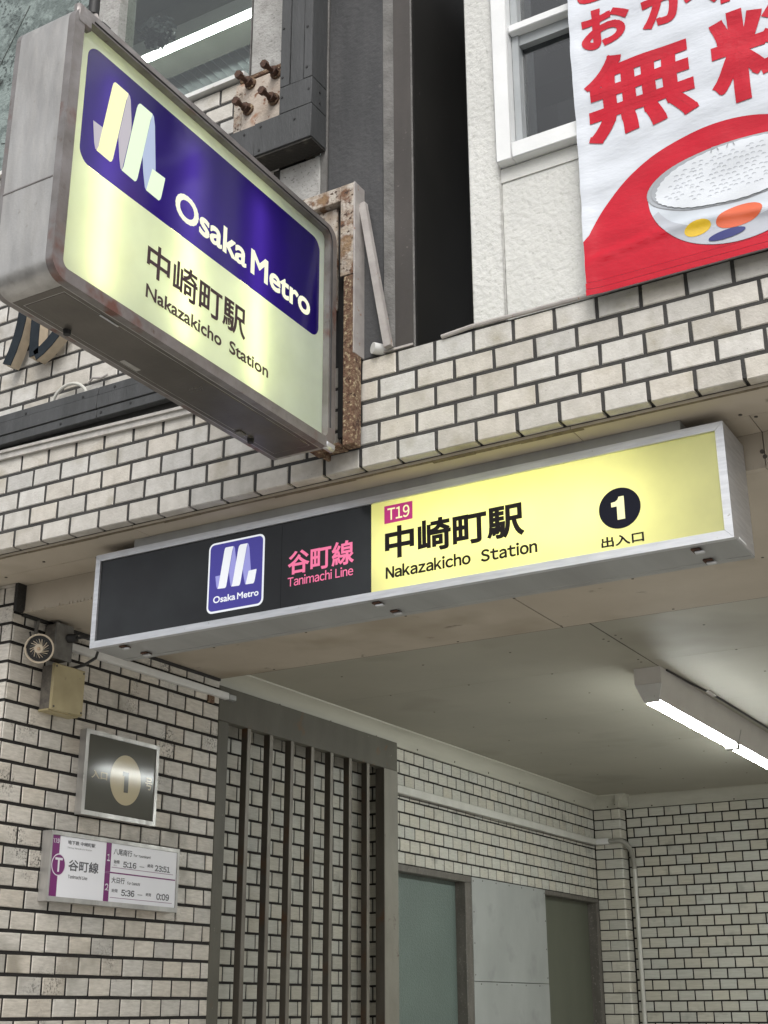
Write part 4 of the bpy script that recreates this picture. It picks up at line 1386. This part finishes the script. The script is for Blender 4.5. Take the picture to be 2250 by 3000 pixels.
put_text(tb, 'lettering', 'Subway Nakazakicho Station', TF, (.581, 2.0335, .702, 2.0405), print_grey, .0, packed=True, lift=.0003)
put_text(tb, 'lettering', '谷町線', TF, (.592, 1.9620, .742, 1.9990), print_grey, .0008, lift=.0003)
put_text(tb, 'lettering', 'Tanimachi Line', TF, (.593, 1.9370, .689, 1.9490), print_grey, .0002, packed=True, lift=.0003)
put_text(tb, 'lettering', '1', TF, (.783, 2.0105, .797, 2.0345), print_lilac, .0010, packed=True, lift=.0004)
put_text(tb, 'lettering', '2', TF, (.781, 1.9090, .799, 1.9340), print_lilac, .0010, packed=True, lift=.0004)
put_text(tb, 'lettering', '八尾南行', TF, (.815, 2.0350, .914, 2.0570), print_grey, .0004, lift=.0003)
put_text(tb, 'lettering', 'for Yaominami', TF, (.923, 2.0370, 1.017, 2.0470), print_grey, .0002, packed=True, lift=.0003)
put_text(tb, 'lettering', '大日行', TF, (.813, 1.9380, .883, 1.9590), print_grey, .0004, lift=.0003)
put_text(tb, 'lettering', 'for Dainichi', TF, (.897, 1.9380, .967, 1.9490), print_grey, .0002, packed=True, lift=.0003)
put_text(tb, 'lettering', '始発', TF, (.819, 2.0050, .850, 2.0180), print_grey, .0002, lift=.0003)
put_text(tb, 'lettering', 'First', TF, (.820, 1.9960, .838, 2.0020), print_grey, .0, packed=True, lift=.0003)
put_text(tb, 'lettering', '5:16', TF, (.869, 1.9955, .941, 2.0160), print_grey, .0008, packed=True, lift=.0003)
put_text(tb, 'lettering', '終発', TF, (1.003, 2.0060, 1.035, 2.0185), print_grey, .0002, lift=.0003)
put_text(tb, 'lettering', '23:51', TF, (1.045, 1.9965, 1.132, 2.0180), print_grey, .0008, packed=True, lift=.0003)
put_text(tb, 'lettering', '始発', TF, (.817, 1.9070, .849, 1.9190), print_grey, .0002, lift=.0003)
put_text(tb, 'lettering', '5:36', TF, (.868, 1.8975, .939, 1.9195), print_grey, .0008, packed=True, lift=.0003)
put_text(tb, 'lettering', '終発', TF, (1.002, 1.9050, 1.032, 1.9165), print_grey, .0002, lift=.0003)
put_text(tb, 'lettering', '0:09', TF, (1.062, 1.8965, 1.135, 1.9195), print_grey, .0008, packed=True, lift=.0003)
flat(tb, 'dash', [rect2(.959, 2.0040, .985, 2.0060), rect2(.957, 1.9060, .983, 1.9080)], TF, print_grey, .0003)

# ================================================================== NICHE AND GRILLE
nw = thing('niche_wall', 'tiled wall of the shallow niche behind the vertical bar grille', 'wall', (-.41, 2.1, 0))
obj('mortar', MB().box(-.60, -.4125, 1.4415, 2.90, 0, 2.77), grout_d, nw)
zn = [1.756 + .0667 * k for k in range(-5, 15)]
tile_courses(nw, 'y', -.41, 1.4425, 2.86, zn, (1.802, 1.747), .1115, .0078, .0098, tile_i, depth=.0042)
tile_courses(nw, 'y', -.41, 1.4425, 2.86, [1.4225 - .0667 * k for k in range(19, -1, -1)], (1.802, 1.747), .1115, .0078, .0098, tile_i, depth=.0042, limit=0)
obj('return_mortar', MB().box(-.4144, -.286, 2.8645, 2.88, 0, 2.77), grout_d, nw)
tile_courses(nw, 'x', 2.8600, -.408, -.288, zn, (-.36, -.415), .1115, .0078, .0098, tile_i, depth=.0042)
obj('niche_head', MB().box(-.60, -.292, 1.4415, 2.88, 2.771, 2.83), grout_d, nw)

gp = thing('sliding_grille', 'grey-brown steel grille of vertical bars in a heavy frame beside the entrance', 'grille', (-.26, 2.18, .12))
obj('header', MB().box(-.290, -.250, 1.442, 2.9195, 2.632, 2.7765, .002), grille_p, gp)
obj('post', MB().box(-.300, -.2505, 1.442, 1.513, .12, 2.6315, .002), grille_p, gp)
obj('post', MB().box(-.300, -.2512, 2.788, 2.9205, .12, 2.6315, .002), grille_bar, gp)
obj('post_plate', MB().box(-.2510, -.2490, 2.7885, 2.9205, .12, 2.6315), post_p, gp)
for k in range(7):
    y = 1.671 + .1630 * k
    b = obj('bar', MB().box(-.282, -.2525, y - .025, y, .12, 2.655, .0012), grille_bar, gp)
    obj('bar_lip', MB().box(-.2522, -.2500, y - .0245, y - .0005, .12, 2.631), grille_edge, b)
obj('bolt_pin', MB().cyl((-.283, 1.536, 2.63), (-.283, 1.536, 2.545), .011, n=10).cyl((-.283, 1.536, 2.5448), (-.283, 1.536, 2.53), .011, .004, 10), alu, gp)

# ================================================================== INTERIOR SIDE WALL, DOORS
iw = thing('side_wall', 'tiled side wall above the frosted and olive doors inside the entrance', 'wall', (-.28, 4.3, 0))
obj('mortar', MB().box(-.45, -.2823, 2.881, 5.80, 2.1935, 2.848), grout_d, iw)
zi = [2.764 - .0637 * k for k in range(9, -1, -1)]
zi[0] = 2.1925
tile_courses(iw, 'y', -.28, 2.9215, 5.614, zi, (2.9933 - .0524, 2.9933), .10485, .0080, .0086, tile_i, depth=.0042)
dk = thing('frosted_door', 'frosted greenish glass door in a dark metal frame beside the bar grille', 'door', (-.3, 3.3, .12))
obj('head_frame', MB().box(-.345, -.276, 2.882, 3.768, 2.158, 2.1915, .002), door_fr, dk)
obj('jamb', MB().box(-.345, -.276, 3.690, 3.768, .12, 2.1575, .002), door_fr, dk)
obj('pane', MB().box(-.345, -.336, 2.882, 3.6895, .12, 2.1575), frosted, dk)
mp = thing('metal_panelling', 'pale grey riveted metal panels between the two doors', 'panel', (-.28, 4.26, .12))
obj('panel', MB().box(-.34, -.2745, 3.7695, 4.7460, 1.6590, 2.1905, .0012), panel_grey, mp)
obj('panel', MB().box(-.34, -.2740, 3.7695, 4.7460, .12, 1.6560, .0012), panel_grey, mp)
sp = [(-.2745, 3.785 + .0, 1.69 + .16 * k) for k in range(4)] + [(-.2745, 4.732, 1.69 + .16 * k) for k in range(4)]
sp += [(-.2745, 3.90 + .17 * k, 2.178) for k in range(5)] + [(-.2740, 3.85 + .19 * k, 1.645) for k in range(5)]
screws('rivet', sp, (1, 0, 0), .0042, screw_m, mp, .001)
od = thing('olive_door', 'dark olive door in a metal frame beside the inner corner', 'door', (-.3, 5.2, .12))
obj('head_frame', MB().box(-.35, -.276, 4.7475, 5.614, 2.166, 2.1915, .002), door_fr, od)
obj('jamb', MB().box(-.35, -.276, 5.562, 5.614, .12, 2.1655, .002), door_fr, od)
obj('leaf', MB().box(-.35, -.335, 4.7475, 5.5615, .12, 2.1655), olive, od)
obj('wall_core', MB().box(-.48, -.346, 2.882, 5.8, 0, 2.19), blk_void, iw)

# ================================================================== BACK WALL, CORNER COLUMN
YB = 5.72
bw = thing('back_wall', 'tiled back wall of the entrance hall behind the white pipe', 'wall', (.9, YB, 0))
obj('mortar', MB().box(-.45, 3.6, YB + .0024, 5.80, 0, 2.848), grout_d, bw)
zb = [2.7085 - .0635 * k for k in range(21, -1, -1)] + [2.770]
tile_courses(bw, 'x', YB, -.085, 1.19, zb, (.340, .394), .1088, .0080, .0086, tile_i, depth=.0042)
tile_courses(bw, 'x', YB, 1.19, 3.5, zb, (.340, .394), .1088, .0080, .0086, tile_i, depth=.0042, limit=0)
tile_courses(bw, 'x', YB, -.085, 3.5, [1.3750 - .0635 * k for k in range(19, -1, -1)], (.340, .394), .1088, .0080, .0086, tile_i, depth=.0042, limit=0)
cw = thing('corner_column', 'narrow tiled column with rounded edge in the inner corner beside the olive door', 'column', (-.18, 5.65, 0))
obj('mortar', MB().box(-.45, -.0975, 5.6185, YB, 0, 2.848), grout_d, cw)
zc = [2.6945 - .0635 * k for k in range(23, -1, -1)] + [2.762]
for r in range(len(zc) - 1):
    z0, z1 = zc[r] + .0036, zc[r + 1] - .0036
    xs_ = [-.279, -.213, -.0925] if r % 2 == 0 else [-.279, -.155, -.0925]
    for i in range(2):
        a, b = xs_[i] + .0029, xs_[i + 1] - (.0029 if i == 0 else 0)
        if i == 1:
            # rounded corner tile wrapping to the return face
            mb = MB()
            pr_ = [(a, 5.616), (b - .012, 5.616)] + [(b - .012 + .012 * math.sin(t), 5.628 - .012 * math.cos(t)) for t in [math.pi / 2 * q / 6 for q in range(1, 7)]] + [(b, YB - .006), (b - .006, YB - .006), (b - .006, 5.6205), (a, 5.6205)]
            mb.prism([(p[0], p[1], z0) for p in pr_], (0, 0, z1 - z0))
            obj('tile', mb, tile_i, cw)
        else:
            me = tile_mesh(b - a, z1 - z0, .0042, 0, tile_i)
            o = bpy.data.objects.new('tile', me)
            o.location = Vector(((a + b) / 2, 5.616, (z0 + z1) / 2)) - wo(cw)
            o.parent = cw
            COL.objects.link(o)

mo = thing('cornice_moulding', 'pale painted cornice moulding where the tiled walls meet the ceiling', 'moulding', (.5, 4, 2.8))


def cove(p0, p1, out):
    """cove profile swept from p0 to p1 (wall line), out = unit vector away from the wall."""
    prof = [(0, 2.764), (.016, 2.764), (.019, 2.790), (.024, 2.806), (.034, 2.822), (.048, 2.834), (.066, 2.842), (.068, 2.8482), (0, 2.8482)]
    mb = MB()
    P = [Vector(p0) + Vector(out) * a + Vector((0, 0, z)) for a, z in prof]
    mb.prism(P, Vector(p1) - Vector(p0))
    return mb


obj('side_run', cove((-.2845, 1.436, 0), (-.2845, 5.615, 0), (1, 0, 0)), paint_mould, mo)
obj('back_run', cove((-.0960, YB + .004, .006), (3.4, YB + .004, .006), (0, -1, 0)), paint_mould, mo)
obj('column_run', cove((-.2835, 5.620, .0005), (-.0258, 5.620, .0005), (0, -1, 0)), paint_mould, mo)
obj('return_run', cove((-.0975, 5.5535, .001), (-.0975, YB + .002, .001), (1, 0, 0)), paint_mould, mo)
screws('screw', [(-.266, 1.9 + .42 * k, 2.781) for k in range(9)], (1, 0, 0), .0045, screw_m, mo)
screws('back_screw', [(.10 + .55 * k, YB - .014, 2.778) for k in range(4)] + [(-.17, 5.603, 2.776), (-.12, 5.603, 2.790)], (0, -1, 0), .005, screw_m, mo)

pi_ = thing('wall_conduit', 'cream cable duct on the side wall turning down as a round pipe', 'pipe', (-.2, 5.4, 2.55))
obj('duct', MB().box(-.2795, -.252, 2.925, 4.75, 2.530, 2.5715, .003), trunk_paint, pi_)
obj('duct', MB().box(-.2795, -.2525, 4.752, 5.575, 2.531, 2.5715, .003), trunk_paint, pi_)
obj('duct_elbow', MB().box(-.2795, -.170, 5.5765, 5.612, 2.534, 2.572, .004), white_plastic, pi_)
pts = [(-.172, 5.592, 2.553), (-.125, 5.590, 2.553)] + [(-.105 + .058 * math.sin(t), 5.588 + .06 * (1 - math.cos(t)), 2.495 + .058 * math.cos(t)) for t in [math.pi / 2 * k / 8 for k in range(0, 9)]] + [(-.047, 5.68, 2.46), (-.047, 5.700, 2.38)]
obj('bend', MB().tube(pts, .0155, 12), trunk_grey, pi_)
obj('riser', MB().cyl((-.047, 5.700, 2.385), (-.047, 5.700, .12), .0145, n=14), trunk_paint, pi_)
obj('bell_wire', MB().tube([(-.274, 2.925, 2.523), (-.273, 3.5, 2.524), (-.274, 4.1, 2.521), (-.2735, 4.8, 2.525), (-.274, 5.58, 2.526)], .0022, 5), cable_blk, pi_)

# ================================================================== CEILING LAMP
fl = thing('strip_light', 'lit white fluorescent strip light on the entrance ceiling', 'lamp', (1.27, 3.4, 2.84))
LYA, LYB = 2.348, 4.72
prof = [(1.215, 2.8480), (1.330, 2.8480), (1.330, 2.778), (1.311, 2.7125), (1.251, 2.7125), (1.215, 2.780)]
obj('end_cover', MB().prism([(p[0], LYA, p[1]) for p in [(1.215, 2.8480), (1.330, 2.8480), (1.330, 2.7795), (1.215, 2.7795)]], (0, .012, 0)), fix_white, fl)
obj('end_cover', MB().prism([(p[0], LYA + .002, p[1]) for p in [(1.215, 2.7785), (1.330, 2.7785), (1.311, 2.7000), (1.251, 2.7000)]], (0, .012, 0)), white_plastic, fl)
obj('body', MB().prism([(p[0], LYA + .0145, p[1]) for p in prof], (0, LYB - LYA, 0)), fix_white, fl)
for ya, yb_ in ((LYA + .016, 3.477), (3.523, LYB)):
    lens = [(1.2535, 2.7120), (1.3085, 2.7120), (1.3085, 2.7040), (1.300, 2.6955), (1.281, 2.6925), (1.262, 2.6955), (1.2535, 2.7040)]
    obj('lens', MB().prism([(p[0], ya, p[1]) for p in lens], (0, yb_ - ya, 0)), tube_lit, fl)
obj('joint_band', MB().box(1.2490, 1.3130, 3.478, 3.522, 2.6865, 2.7122, .002), box_grey, fl)
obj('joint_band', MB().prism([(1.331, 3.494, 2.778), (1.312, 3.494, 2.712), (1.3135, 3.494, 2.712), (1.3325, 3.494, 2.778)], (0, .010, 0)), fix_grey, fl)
cbl = thing('lamp_cable', 'thin black cable running beside the strip light on the ceiling', 'cable', (1.37, 3.4, 2.84))
obj('cable', MB().tube([(1.334, 2.42, 2.845), (1.345, 2.7, 2.8435), (1.362, 2.95, 2.8435), (1.366, 3.3, 2.8435), (1.37, 4.0, 2.8435), (1.36, 5.6, 2.8435)], .0045, 8), cable_blk, cbl)
obj('splice', MB().box(1.352, 1.374, 2.88, 2.99, 2.838, 2.848, .003), fix_white, cbl)

# the tiles beyond what the camera sees, one joined part per wall
for par, mat_, boxes in _REST.values():
    mb = MB()
    for q in boxes:
        mb.box(*q)
    o = obj('tile', mb, mat_, par, smooth=False)
    o['kind'] = 'stuff'
